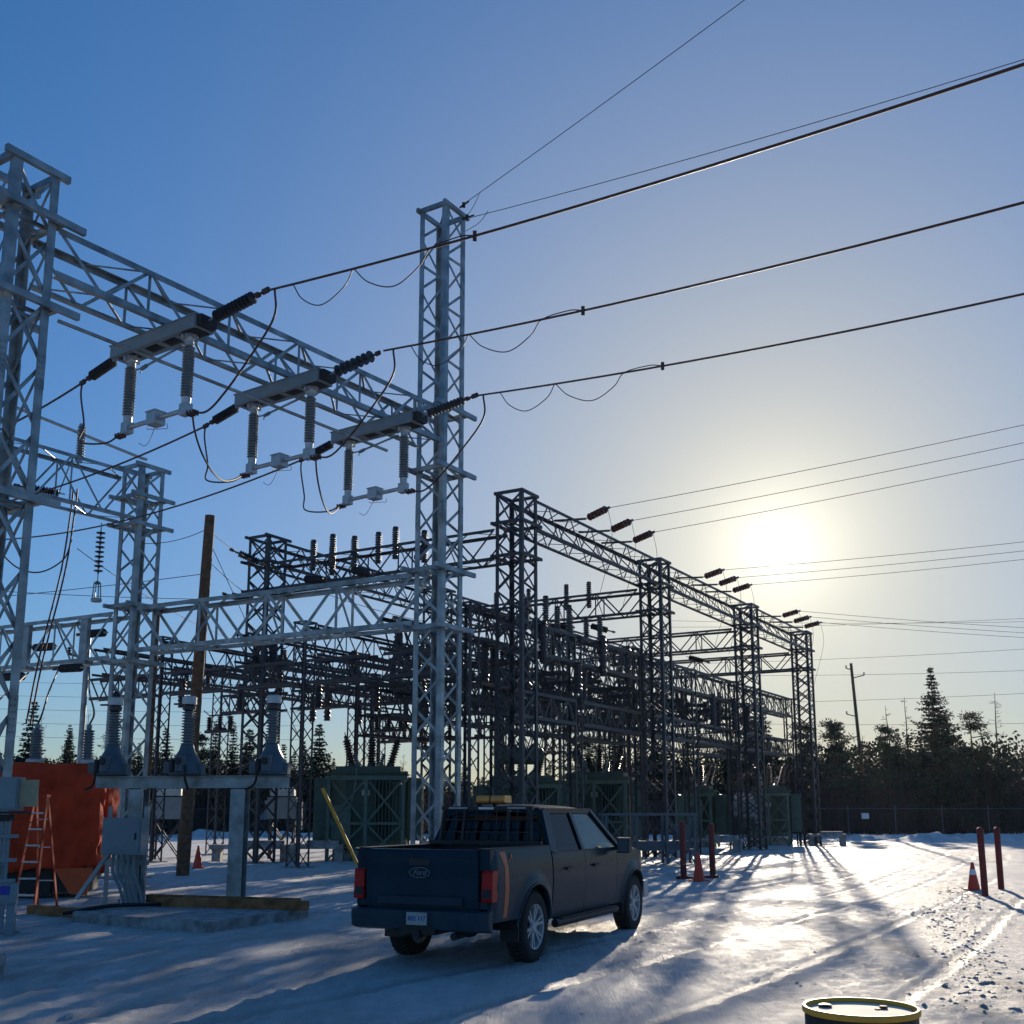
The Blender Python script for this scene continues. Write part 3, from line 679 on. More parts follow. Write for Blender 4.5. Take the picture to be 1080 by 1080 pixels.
# low gallery
CI = (-1.5, 5.6, 11.4, 17.2, 23.0, 32.8); RJ = (.9, 4.3, 7.6, 10.9, 14.6, 18.6)
for rj, j in enumerate(RJ):
    for ci, i in enumerate(CI):
        if rj > 3 and ci > 3: continue
        if (ci + rj) % 2 and 0 < rj: continue
        if j == 10.9 and i in OI: continue
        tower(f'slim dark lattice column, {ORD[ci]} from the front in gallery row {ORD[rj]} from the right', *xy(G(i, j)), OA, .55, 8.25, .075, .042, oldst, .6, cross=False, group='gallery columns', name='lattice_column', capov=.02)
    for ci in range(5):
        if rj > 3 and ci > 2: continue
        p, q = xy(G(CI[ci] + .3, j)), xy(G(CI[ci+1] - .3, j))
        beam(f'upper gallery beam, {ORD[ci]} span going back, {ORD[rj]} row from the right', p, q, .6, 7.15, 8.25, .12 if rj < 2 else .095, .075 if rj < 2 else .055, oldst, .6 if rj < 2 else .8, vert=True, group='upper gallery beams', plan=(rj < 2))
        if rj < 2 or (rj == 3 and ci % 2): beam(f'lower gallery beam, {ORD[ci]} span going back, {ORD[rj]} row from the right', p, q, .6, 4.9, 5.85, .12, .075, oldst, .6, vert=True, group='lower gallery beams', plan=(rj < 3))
CX = (-1.5, 2.2, 5.6, 8.5, 11.4, 14.3, 17.2, 20, 23.0, 28)
for ci, i in enumerate(CX):
    for rj in range(5):
        if ci > 6 and rj > 2: continue
        if rj > 0 and ci % 2: continue
        if rj > 2 and ci > 3: continue
        p, q = xy(G(i, RJ[rj] + .3)), xy(G(i, RJ[rj+1] - .3))
        beam(f'gallery cross beam, {ORD[ci]} from the front, {ORD[rj]} bay from the right', p, q, .5, 6.1, 6.95, .11, .07, oldst, .6, group='gallery cross beams', plan=False)
# insulators, switch posts and bus tubes of the gallery
post = post_insulator('tall dark insulator stack hung between gallery tiers', 'insulator stacks between the gallery tiers', 1.25, 7, .12, .165, dporc, .08, loc=G(1.5, .5, 5.85), seg=9, capm=oldst)
cnt = 0; rnd = random.Random(11)
for rj, j in enumerate(RJ[:5]):
    for k in range(13 if rj < 2 else 7):
        i = .2 + k*2.45 + rnd.uniform(-.25, .25)
        if rnd.random() < .25: continue
        for dj in ((-.42, .42) if k % 3 == 0 else (-.42 + rnd.uniform(-.1, .5),)):
            if rj == 0 and k == 0 and dj < 0: continue
            dup(post, G(i, j + dj, rnd.choice((5.8, 6.05, 6.9))), 0, scale=(1, 1, rnd.choice((.8, 1, 1.1))))
for k, j in enumerate((2.0, 2.9, 5.4, 6.4, 8.8, 9.8, 12.6, 13.4, 16.0, 17.2)):
    b = MB(); b.tube([G(-1.2, j, 6.98), G(31 if k < 6 else 16, j, 6.98)], .05, 7); tag(b.build('bus_tube', oldst, None, True), f'dark bus tube through the gallery, {ORD[k]} from the right', 'bus tube', 'bus tubes in the gallery')
sw = thing('gang_switch', 'dark gang switch with three posts on a gallery cross beam', 'disconnect switch', G(2.5, 2.4, 6.92), R(90-OA), 'gang switches on the gallery')
b = MB(); b.box((0, 0, .06), (1.5, .22, .12)); b.box((0,0,.16),(.35,.4,.1)); b.build('base_frame', oldst, sw)
for x in (-.6, 0, .6):
    b = MB(); b.lathe(sheds(6, .55, .07, .12, None, 8, .12), 8, (x, 0, 0)); b.build('insulator', dporc, sw, True)
b = MB(); b.tube([(-.6, 0, .72), (.6, 0, .72)], .035, 6); b.tube([(.6,0,.72),(.95,0,.95)], .02, 5); b.build('blade', oldst, sw)
for q in range(26):
    dup(sw, G(rnd.choice((2.6, 5.6, 8.6, 11.4, 14, 17.2, 20, 23)) + rnd.uniform(-.2, .2), rnd.choice(RJ[:5]) + rnd.choice((.9, 1.7, 2.5)), rnd.choice((6.92, 8.22, 5.0))), R(90-OA) + rnd.choice((0, math.pi/2)))
# post insulators on the cross beams, against the sky
pi_ = post_insulator('grey post insulator standing on the nearest dark cross beam', 'post insulators on the nearest dark cross beam', 1.0, 12, .085, .13, porcd, .07, loc=G(.25, 3.4, 10.35), seg=10, capm=oldst)
for q, j in enumerate((3.9, 4.7, 5.9, 6.5, 7.0, 7.5, 8.0, 8.4)): dup(pi_, G(-.3 if q % 2 else .3, j, 10.35 + .1 * (q % 3)), 0)
for j in (3.2, 4.3, 6.2, 7.9): dup(pi_, G(OI[1] + .3, j, 10.5), 0, 'grey post insulator standing on the second dark cross beam', 'post insulators on the second dark cross beam')
for k, (i, j) in enumerate(((3.6, 1.2), (3.6, 2.0), (5.6, 1.3), (5.6, 1.8), (8.2, 1.3), (8.2, 1.9), (8.2, 2.6))):
    dup(pi_, G(i, j - .3, 8.28), 0, 'grey post insulator on the upper gallery beams behind the nearest dark tower', 'post insulators on the upper gallery')
# dark strain insulators at the cross beams
for k, (p, q, lab) in enumerate(((G(-.6, 10.6, 10.9), G(-1.6, 11.0, 11.2), 'upper black insulator on the front left dark tower'), (G(-.6, 10.9, 9.5), G(-1.7, 11.2, 9.6), 'lower black insulator on the front left dark tower'),
        (G(-.6, 8.6, 10.1), G(-.7, 7.3, 9.9), 'black insulator under the nearest dark cross beam, left'), (G(-.6, 6.4, 10.2), G(-.8, 5.4, 9.9), 'black insulator under the nearest dark cross beam, middle'),
        (G(-.6, 3.6, 10.2), G(-1.2, 2.8, 10.5), 'black insulator rising from the nearest dark cross beam'), (G(12, 3.4, 9.8), G(12, 2.5, 9.5), 'black insulator under the second dark cross beam, right'), (G(12, 5.4, 9.9), G(12, 4.5, 9.8), 'black insulator under the second dark cross beam, left'),
        (G(23.4, 3.4, 9.8), G(23.4, 2.5, 9.5), 'black insulator under the third dark cross beam'))):
    sn = strain(lab, None, .8, 9, .09, .14, poly); aim(sn, p, q)
# disc strings and lines leaving to the right
lines = [(2.8, 0), (4.7, 1), (6.6, 2), (14.0, 3), (15.8, 4), (17.6, 5), (25.2, 6), (27.2, 7), (29.2, 8)]
grp3 = ['front', 'middle', 'rear']; pos3 = ['left', 'centre', 'right']
for i, k in lines:
    p = G(i, -1.15, 11.80); q = G(i - .45, -2.0, 11.86)
    sn = disc_string(f'brown disc string on the long top beam, {grp3[k//3]} set, {pos3[k%3]} one', 'disc strings on the long top beam'); aim(sn, p, q)
    b = MB(); b.tube([G(i, .1, 11.9), p], .04, 6); b.build('pull_arm', oldst, sn).matrix_parent_inverse = (Matrix.Translation(sn.location) @ sn.rotation_quaternion.to_matrix().to_4x4()).inverted()
    e = V(p) + (V(q) - V(p)).normalized() * 1.28
    far = e + V((60, -6 + 3*(k//3)*2, 14.5 if k < 3 else 9.5 if k < 6 else .5))
    wire(f'thin line leaving the {grp3[k//3]} set of disc strings, {pos3[k%3]} one', e, far, 1.2, .011, group='thin lines to the right edge', n=30, sides=5)
    cablerun(f'thin dropper below the {grp3[k//3]} set, {pos3[k%3]} disc string', [e, e + V((.1,0,-1.2)), e + V((-.4,.4,-3.3))], .008, group='thin droppers')
# wires between old towers and elsewhere
wl = [((-9.4, 32.8, 10.4), G(-.6, 10.9, 11.0), .1, 'wire from the leaning wood pole to the dark tower, upper'), ((-9.4, 32.8, 9.5), G(-.6, 10.9, 9.6), .1, 'wire from the leaning wood pole to the dark tower, lower'),
      (at3(.3, .6, 9.4), (-9.4, 32.8, 10.3), .12, 'wire from the rear left tower to the leaning wood pole'), ((-24, 33, 9.2), G(-.6, 11.2, 9.6), .25, 'thin wire crossing the sky behind the rear left tower, high one'), ((-26, 36, 8.3), (-9.4, 32.7, 8.9), .2, 'thin wire crossing the sky behind the rear left tower, low one'),
      (G(-1, 3, 8), G(0, 9, 10), .1, 'slanting wire through the low galvanised beam'),
      (at3(2, 0, 9.0), G(4, 16, 9.0), .3, 'thin wire running from the rear beam into the gallery')]
for p, q, s, l in wl: wire(l, p, q, s, .011)
for k, (y, z0, z1) in enumerate(((96, 14.6, 17.6), (96, 13.6, 15.0), (97, 11.2, 13.6), (97, 9.6, 10.2), (98, 18.8, 19.0), (98, 18.2, 20.0))):
    wire(f'faint distant wire crossing the sky at right, {ORD[k]} of six', (14, y, z0), (70, y - 4, z1), .6, .014, group='distant wires at the right', n=14, sides=4)
for k in range(5):
    wire(f'faint distant wire low in the sky at left, {ORD[k]} of five', (-75, 92, 9.5 + 1.1*k), (-18, 96, 8.0 + 1.2*k), .5, .013, group='distant wires at the left', n=14, sides=4)

# ------------------------------------------------------------------ transformers
def transformer(label, x, y, rz, L, D, H, kind=0, zb=.5):
    r = thing('power_transformer', label, 'transformer', (x, y, gz(x, y)), rz)
    b = MB(); ch = min(L, D) * .27
    b.prism([(-L/2+ch, -D/2), (L/2-ch, -D/2), (L/2, -D/2+ch), (L/2, D/2-ch), (L/2-ch, D/2), (-L/2+ch, D/2), (-L/2, D/2-ch), (-L/2, -D/2+ch)], zb, H-.28, 'xy')
    b.build('tank', green, r)
    b = MB(); b.prism([(-L/2-.08, -D/2-.08), (L/2+.08, -D/2-.08), (L/2+.08, D/2+.08), (-L/2-.08, D/2+.08)], H-.28, H-.20, 'xy')
    b.prism([(-L/2+.2, -D/2+.1), (L/2-.2, -D/2+.1), (L/2-.2, D/2-.1), (-L/2+.2, D/2-.1)], H-.20, H, 'xy')
    for k in range(10): b.box((-L/2 + L*k/9, -D/2-.10, H-.24), (.05, .05, .12))
    b.build('cover', green, r)
    for sy in (-1, 1):
        b = MB(); y0 = sy*(D/2+.55)
        for x_ in (-L/2+.05, 0, L/2-.05): b.box((x_, y0, (H-.4)/2), (.13, .13, H-.4))
        b.box((0, y0, H-.46), (L+.2, .15, .15)); b.box((0, y0, zb+.9), (L, .09, .10))
        for x0, x1 in ((-L/2+.1, -.06), (.06, L/2-.1)):
            b.bar((x0, y0, zb+.95), (x1, y0, H-.55), .08, .04, (0,1,0)); b.bar((x0, y0+.05, H-.55), (x1, y0+.05, zb+.95), .08, .04, (0,1,0))
            b.bar((x0, y0, .1), (x1, y0, zb+.85), .08, .04, (0,1,0)); b.bar((x0, y0+.05, zb+.85), (x1, y0+.05, .1), .08, .04, (0,1,0))
        b.build('support_frame', greenl, r)
    for sx in (-1, 1):
        b = MB(); x0 = sx*(L/2+.35)
        for k in range(9): b.box((x0, -D/2+.2 + (D-.4)*k/8, (H+zb)/2-.1), (.5, .05, H-zb-.7))
        for z in (zb+.35, H-.5): b.tube([(sx*L/2, 0, z), (sx*(L/2+.6), 0, z)], .09, 8); b.tube([(x0, -D/2+.15, z), (x0, D/2-.15, z)], .07, 8)
        b.build('radiator', green, r)
    b = MB()
    for k in range(8): b.box((L*.12 + L*.32*k/7, -D/2-.22, (H+zb)/2-.1), (.035, .34, H-zb-.8))
    for z in (zb+.32, H-.58): b.tube([(L*.10, -D/2-.22, z), (L*.46, -D/2-.22, z)], .06, 8); b.tube([(L*.28, -D/2-.22, z), (L*.28, -D/2+.05, z)], .07, 8)
    b.build('radiator', green, r)
    b = MB(); b.box((-L*.02, -D/2-.012, H-1.0), (.30, .02, .22)); b.build('name_plate', alu, r)
    b = MB(); b.lathe([(.0, -.03), (.09, -.03), (.09, .03), (0, .03)], 14, (-L*.02, -D/2-.03, H-.62), 'y'); b.build('gauge', white, r)
    b = MB(); b.tube(spline([(-L*.15, -D/2-.05, H-.1), (-L*.15, -D/2-.12, H-.6), (-L*.2, -D/2-.12, zb+1.7)]), .03, 6); b.build('cable_conduit', greyp, r, True)
    b = MB(); b.box((-L*.32, -D/2-.24, zb+.95), (.75, .42, 1.25)); b.box((-L*.32, -D/2-.46, zb+.95), (.68, .02, 1.15)); b.build('control_cabinet', greenl, r)
    for k in range(3):
        xx = (-.28 + .28*k)*L*.9; ti = (k-1)*.26
        bu = MB(); bu.lathe([(.19, 0), (.2, .03), (.15, .05), (.15, .18), (.1, .2)], 12); t = bu.build('bushing', dporc, r, True); t.location = (xx, .25, H); t.rotation_euler = (-.12, ti, 0)
        s = MB(); s.lathe(sheds(9, .95, .10, .17, None, 10, .2), 10); s.lathe([(.04, 1.15), (.075, 1.17), (.075, 1.30), (.02, 1.32), (.02, 1.45)], 8); s.build('shed_stack', dporc, t, True)
        if k != 1:
            bu = MB(); bu.lathe([(.12, 0), (.12, .1), (.08, .12)], 10); t = bu.build('bushing', porc, r, True); t.location = (xx*.6, -D*.28, H); t.rotation_euler = (.2, ti, 0)
            s = MB(); s.lathe(sheds(5, .4, .05, .1, None, 8, .12), 8); s.build('shed_stack', porc, t, True)
    if kind == 1:
        b = MB(); b.lathe([(0, -.95), (.3, -.93), (.36, -.88), (.36, .88), (.3, .93), (0, .95)], 18, (0, -D*.1, H+.85), 'x'); b.build('conservator', green, r, True)
        b = MB()
        for x_ in (-.6, .6): b.box((x_, -D*.1, H+.25), (.1, .3, .55))
        b.tube([(.2, -D*.1, H+.6), (.2, -D*.1, H-.1)], .05, 7); b.build('conservator_bracket', greenl, r)
    b = MB(); b.box((0, 0, zb*.5-.05), (L*.9, D*.75, zb*.9)); b.build('skid_base', conc, r)
    return r
transformer('large green transformer with braced frame left of the tallest mast', -5.55, 43.8, R(2), 2.9, 2.3, 3.55)
transformer('green transformer with high conservator drum behind the pickup cab', .4, 48.5, R(6), 2.9, 2.0, 3.35, 1)
transformer('green transformer with tall bushings right of the pickup roof', 4.0, 51.5, R(-12), 2.9, 2.2, 3.6)
transformer('smaller green transformer behind the left pair of red bollards', 10.2, 60.5, R(-18), 1.5, 1.7, 3.2)
transformer('green transformer under the farthest dark tower at right', 14.6, 63.5, R(-16), 2.2, 1.8, 3.25)
b = MB(); b.box((0, 0, 1.55), (1.25, .7, 1.75)); b.box((0, -.36, 1.55), (1.1, .03, 1.6)); 
cb = thing('control_cabinet', 'green control cabinet on legs behind the left pair of red bollards', 'cabinet', (8.9, 56.5, 0), R(-12))
b.build('cabinet_body', green, cb)
b = MB()
for sx in (-.5, .5):
    for sy in (-.25, .25): b.box((sx, sy, .34), (.09, .09, .75))
b.build('leg', greenl, cb)
# breakers / grey boxes on lattice stands
def stand_box(label, x, y, rz, s=1.0):
    r = thing('breaker_cabinet', label, 'cabinet', (x, y, gz(x, y)), rz)
    b = MB(); b.box((0,0,2.0), (1.15, .7, .85)); b.box((-.64, 0, 2.1), (.12, .4, .4)); b.box((.68, 0, 1.7), (.2, .5, 1.1)); b.build('cabinet_body', greyp, r)
    b = MB(); b.box((0, 0, 2.62), (.95, .6, .26))
    for k in range(5): b.tube([(-.4+.2*k, 0, 2.75), (-.4+.2*k, 0, 2.85)], .04, 6)
    b.build('terminal_deck', alu, r)
    b = MB()
    for sx in (-.5, .5):
        for sy in (-.28, .28): b.angle((sx, sy, 0), (sx, sy, 1.57), .07, .01, (-1 if sx > 0 else 1, 0, 0), (0, -1 if sy > 0 else 1, 0))
    for sy in (-.28, .28):
        b.bar((-.48, sy, .1), (0, sy, .75), .05, .02, (0,1,0)); b.bar((.48, sy, .1), (0, sy, .75), .05, .02, (0,1,0)); b.bar((0, sy, .75), (-.48, sy, 1.5), .05, .02, (0,1,0)); b.bar((0, sy, .75), (.48, sy, 1.5), .05, .02, (0,1,0))
    b.build('lattice_stand', oldst, r); return r
stand_box('grey breaker cabinet on a braced stand right of the timber stack column', -9.3, 45.5, R(4))
stand_box('grey breaker cabinet on a braced stand behind the leaning wood pole', -13.6, 44.5, R(8))
stand_box('grey breaker cabinet beside the farthest green transformers', 12.4, 60.0, R(-15))
def bench(label, x, y, rz, L):
    r = thing('concrete_trench_cover', label, 'bench', (x, y, gz(x, y)), rz)
    b = MB(); b.box((0,0,.55), (L, .9, .16)); b.box((L*.12, .05, .70), (L*.6, .6, .14)); b.build('top_slab', conc, r)
    for sx in (-1, 1):
        b = MB(); b.box((sx*L*.42, 0, .23), (.32, .5, .48)); b.build('pier', conc, r)
    return r
bench('low concrete bench behind the orange cone beside the wood pole', -9.8, 42.5, R(3), 3.0)
bench('low concrete bench to the right under the braced cabinet', -7.3, 42.2, R(3), 2.0)
bench('low concrete bench before the small green transformer', 9.4, 52.0, R(-20), 2.4)
bench('low concrete bench right of the farthest green transformer', 17.6, 63.0, R(-10), 2.0)
# low grey pipe rack right of the pickup
r = thing('pipe_rack', 'low grey steel rack beside the pickup bonnet', 'steel rack', (4.9, 40.5, 0), R(5))
b = MB()
for sx in (-1.6, -.5, .6, 1.6):
    for sy in (-.4, .4): b.box((sx, sy, .85), (.09, .09, 1.7))
for sy in (-.4, .4): b.box((0, sy, 1.74), (3.5, .12, .09)); b.box((0, sy, .5), (3.2, .06, .06))
for x0, x1 in ((-1.55, -.55), (.65, 1.55)): b.bar((x0, -.4, .1), (x1, -.4, 1.65), .05, .02, (0,1,0)); b.bar((x0, -.37, 1.65), (x1, -.37, .1), .05, .02, (0,1,0))
b.build('rack_frame', greyd, r)
b = MB(); b.box((.1, 0, .66), (2.6, .6, .28)); b.box((1.2, 0, 1.1), (.5, .5, .55)); b.build('equipment_box', greyd, r)
b = MB(); b.box((-2.3, -.1, .28), (1.4, .8, .3)); b.box((-2.3, -.1, .5), (1.0, .5, .16)); b.build('plinth', conc, r)

# ------------------------------------------------------------------ foreground left: stand with instrument transformers
PH = .16
b = MB(); b.prism([(-7.3, 18.95), (-4.62, 17.5), (-3.55, 19.9), (-6.2, 22.4), (-8.3, 22.4)], -.1, PH, 'xy'); tag(b.build('concrete_pad', conc), 'frosted concrete pad under the instrument transformer stand', 'concrete pad')
st = thing('instrument_stand', 'galvanised goalpost stand carrying three instrument transformers', 'stand', (-5.95, 20.75, PH), R(-7))
b = MB(); b.box((0, 0, 2.20), (3.75, .012, .20)); b.box((0, -.003, 2.302), (3.75, .22, .014)); b.box((0, -.003, 2.096), (3.75, .22, .014)); b.build('cross_beam', galv, st)
for x in (-1.0, .95):
    b = MB(); b.box((x, -.13, 1.035), (.27, .016, 2.06)); b.box((x, .13, 1.035), (.27, .016, 2.06)); b.box((x, 0, 1.035), (.018, .24, 2.06)); b.box((x, 0, .012), (.5, .46, .024))
    for sx in (-.19, .19):
        for sy in (-.17, .17): b.lathe([(.02, .02), (.02, .09)], 6, (x+sx, sy, 0))
    b.build('column', galv, st)
b = MB(); b.box((0, .12, 2.2), (3.6, .03, .03)); b.build('cable_tray', black, st)
labs = ['instrument transformer with dark cone tank, left end of the goalpost stand', 'instrument transformer in the middle of the goalpost stand', 'instrument transformer at the right end of the goalpost stand']
for k, x in enumerate((-1.58, -.12, 1.52)):
    p = V((-5.95, 20.75, 0)) + V((math.cos(R(-7))*x, math.sin(R(-7))*x, 0)); p.z = PH + 2.312
    r = thing('instrument_transformer', labs[k], 'instrument transformer', p, R(-7)); r.scale = (.90, .90, 1.03)
    b = MB(); b.lathe([(.30, .0), (.36, .02), (.37, .06), (.34, .10), (.33, .20), (.27, .30), (.16, .46), (.13, .56)], 20); b.lathe([(.12, .12), (.12, .4)], 12, (-.0, -.30, -.05))
    b.box((.30, 0, .12), (.16, .2, .2)); b.box((-.26, -.22, .14), (.2, .16, .2)); b.build('tank', greyd, r, True)
    b = MB(); b.lathe([(.06, -.43), (.07, -.42), (.07, -.2), (.05, -.19)], 10, (0, 0, .25), 'y'); b.lathe([(.04, .06), (.055, .07), (.055, .28), (.03, .29)], 10, (-.16, -.34, 0)); b.build('secondary_box', black, r, True)
    b = MB(); b.lathe(sheds(12, .62, .085, .145, None, 16, .55), 16); b.build('insulator', porc, r, True)
    b = MB(); b.lathe([(.09, 1.17), (.13, 1.19), (.14, 1.26), (.10, 1.28)], 16); b.box((-.20, 0, 1.30), (.26, .07, .03)); b.build('lower_cap', dporc, r, True)
    b = MB(); b.lathe([(.10, 1.28), (.15, 1.29), (.15, 1.42), (.11, 1.44)], 16); b.build('head', alu, r, True)
    if k == 0:
        b = MB(); b.lathe([(.08, 1.44), (.085, 1.50), (.05, 1.54), (.02, 1.55)], 12); b.build('top_knob', black, r, True)
jb = thing('junction_box', 'grey junction box on the left column of the goalpost stand', 'cabinet', (-7.0, 20.40, PH), R(-7))
b = MB(); b.box((0, 0, 1.22), (.74, .28, .66)); b.box((.0, -.15, 1.22), (.68, .016, .60)); b.build('box_body', greyp, jb)
b = MB(); b.box((.27, -.165, 1.22), (.025, .02, .12)); b.build('latch', black, jb)
b = MB()
for k in range(5): b.tube(spline([(-.2+.1*k, 0, .90), (-.2+.1*k, .0, .6), (-.05+.09*k, .02, .3), (.05+.09*k, .05, -.05)]), .028, 7)
b.build('conduit', greyp, jb, True)
b = MB(); b.angle((-.45, .2, 0), (-.45, .2, 1.75), .08, .012, (1,0,0), (0,1,0)); b.angle((.32, .2, 0), (.32, .2, 1.75), .08, .012, (-1,0,0), (0,1,0)); b.bar((-.45, .18, .75), (.4, .18, .75), .09, .012, (0,1,0)); b.bar((-.9, .1, .1), (-.4, .2, .9), .07, .05, (0,1,0)); b.build('mounting_frame', galv, jb)
for k, (x, lab) in enumerate(((-1.75, 'black control cable drooping off the left end of the goalpost beam'), (.0, 'black control cable down the middle of the goalpost beam'), (1.35, 'black control cable drooping under the right end of goalpost beam'))):
    o = V((-5.95, 20.75, 0)); cc = lambda lx, ly, z: V((o.x + math.cos(R(-7))*lx - math.sin(R(-7))*ly, o.y + math.sin(R(-7))*lx + math.cos(R(-7))*ly, z))
    cablerun(lab, [cc(x, -.32, PH+2.5), cc(x, -.3, PH+2.25), cc(x - (.0 if k == 1 else .1), -.2, PH+2.12), cc(x - (.0 if k == 1 else .25), -.16, PH+2.06)], .022, black)
# timbers
for k, (x0, y0, x1, y1, z, lab) in enumerate(((-6.7, 21.0, -3.75, 20.0, .24, 'rear yellowed timber lying on the concrete pad'), (-6.3, 20.35, -3.5, 19.45, .235, 'front yellowed timber overhanging the concrete pad'), (-8.6, 20.4, -7.3, 19.5, .1, 'short weathered timber under the junction box'))):
    b = MB(); b.bar((x0, y0, z), (x1, y1, z), .17, .15); b.bar((x0+.02, y0+.005, z+.0755), (x1-.02, y1-.005, z+.0755), .12, .008); tag(b.build('timber_beam', timber), lab, 'timber')
b = MB(); b.tube(spline([(-7.6, 19.3, .12), (-6.9, 19.6, .22), (-6.2, 20.3, .2), (-5.6, 20.9, .22)]), .035, 7); tag(b.build('ground_hose', black, None, True), 'black hose snaking over the left end of the concrete pad', 'hose')
# grey box clamped to the edge tower leg
p = V((T1[0], T1[1], 0))
eb = thing('control_box', 'slate grey control box fixed to the left edge tower leg', 'cabinet', (-7.66, 17.0, 0), R(5))
b = MB(); b.box((0, 0, 2.08), (.40, .3, .50)); b.box((0, -.16, 2.08), (.36, .015, .46)); b.build('box_body', greyp, eb)
b = MB(); b.box((.0, -.03, 1.80), (.62, .42, .04)); b.box((-.1, 0, 1.72), (.4, .2, .1)); b.build('shelf', black, eb)
b = MB()
for k in range(3): b.tube([(-.12+.1*k, -.05, 1.7), (-.12+.1*k, -.05, .1)], .03, 7)
for z in (1.45, 1.1, .8): b.box((0, -.05, z), (.42, .14, .05))
b.build('conduit', greyp, eb, True)
b = MB(); b.box((-7.33, 16.98, 2.09), (.27, .05, .40), R(5)); b.box((-7.33, 17.02, 2.09), (.20, .04, .3), R(5)); tag(b.build('plywood_panel', tanp), 'tan plywood panel beside the slate grey control box', 'panel')
bs = thing('blue_sign_plate', 'blue plate on a grey bracket at foot of the left edge tower', 'sign', (-7.58, 16.95, 0), R(5))
b = MB(); b.box((0,0,.62), (.42, .06, .30)); b.box((.12, .06, .3), (.12, .1, .62)); b.build('bracket', greyp, bs)
b = MB(); b.box((-.04, -.034, .66), (.28, .008, .13)); b.build('plate', bluem, bs)
b = MB(); b.box((-5.80, 12.75, .11), (.32, .4, .26), R(20)); b.box((-5.80, 12.75, .245), (.28, .36, .02), R(20)); tag(b.build('concrete_block', conc), 'grey concrete block cut by the lower left edge', 'block')

# tarpaulin-covered transformer
tr = thing('covered_transformer', 'tarpaulin covered transformer behind the red ladder at left', 'transformer', (-11.27, 24.9, 0), R(10))
def tarp():
    b = MB(); L, D, H, zb = 4.4, 2.0, 2.86, .62; per = []
    K = 60
    ring = [(-L/2 + L*i/K, -D/2) for i in range(K)] + [(L/2, -D/2 + D*i/14) for i in range(14)] + [(L/2 - L*i/K, D/2) for i in range(K)] + [(-L/2, D/2 - D*i/14) for i in range(14)]
    n = len(ring); rows = 26; vs = []
    for j in range(rows + 1):
        t = j / rows
        for i, (x, y) in enumerate(ring):
            z = H - (H-zb)*t + .04*noise.noise(V((x*1.5, y*1.5, t*3))) + (.16*noise.noise(V((x*1.1, y*1.1, 4))) if j == rows else 0)
            bul = .09*noise.noise(V((x*.9, y*.9, z*1.2))) + (.13*noise.noise(V((x*2.3 + z*1.1, y*2.3, z*.7))) + .10*abs(noise.noise(V((x*4.1 - z*1.7, y*4, z*1.3)))))*(t*.8+.45) + .06*noise.noise(V((x*6 - z*2, y*6, z*2)))
            inset = .16*max(0, 1 - t*9)
            l = math.hypot(x/(L/2), y/(D/2)); sx = 1 if abs(x) >= L/2-.01 else 0; sy = 1 if abs(y) >= D/2-.01 else 0
            vs.append((x + (bul - inset)*sx*(1 if x > 0 else -1), y + (bul - inset)*sy*(1 if y > 0 else -1), z))
    b.add(vs, [(j*n+i, j*n+(i+1) % n, (j+1)*n+(i+1) % n, (j+1)*n+i) for j in range(rows) for i in range(n)] + [tuple(range(n))])
    o = b.build('tarpaulin', tarpm, tr, True)
    md = o.modifiers.new('thick', 'SOLIDIFY'); md.thickness = .012
    return L, D, H
L_, D_, H_ = tarp()
b = MB(); b.box((0, .1, 1.2), (3.9, 1.5, 2.2)); b.box((-.9, -.4, .3), (1.2, .8, .55)); b.box((1.0, -.4, .3), (.5, .6, .55)); b.build('tank', black, tr)
b = MB(); b.prism([(-2.1, .62), (-.9, .60), (-1.0, .22), (-2.1, .3)], -.94, -.92, 'xz'); b.build('loose_flap', tarpin, tr); b = MB(); b.prism([(1.35, .62), (2.15, .64), (2.05, .06), (1.7, .1)], -.98, -.96, 'xz'); b.build('loose_flap', tarpin, tr)
b = MB()
for k, (x, ww) in enumerate(((2.19, .1), (2.22, .16), (2.2, .12))):
    pts = [(x + .04*noise.noise(V((k, j, 1))), -.8 + .4*k + .08*noise.noise(V((j, k, 2))), 2.6 - j*.3) for j in range(8)]
    b.tube(pts, [.05 + .05*abs(noise.noise(V((j*.8, k, 5)))) for j in range(8)], 7)
b.build('gathered_edge', tarpm, tr, True)
for k, x in enumerate((-.55, .62, 1.72)):
    b = MB(); b.lathe([(.2, H_-.05), (.2, H_+.1), (.15, H_+.12)], 12, (x, -.2, 0)); bb = b.build('bushing', alu, tr, True)
    b = MB(); b.lathe(sheds(11, .68, .085, .135, None, 14, H_+.1), 14, (x, -.2, 0)); b.lathe([(.04, H_+.78), (.06, H_+.8), (.06, H_+.88), (.02, H_+.9)], 8, (x, -.2, 0)); b.build('shed_stack', porc, bb, True)
    p = V((-11.27, 24.9, 0)) + V((math.cos(R(10))*x + math.sin(R(10))*.2, math.sin(R(10))*x - .2, H_+.88))
    cablerun(f'cable dropping to the {["left","middle","right"][k]} bushing above the tarpaulin', [p, p + V((.05, .1, .3)), p.lerp(at4(.7 + 1.3*(2-k), .9, 5.85), .45) + V((0,0,.1)), at4(.7 + 1.3*(2-k), .9, 5.85)], .022)
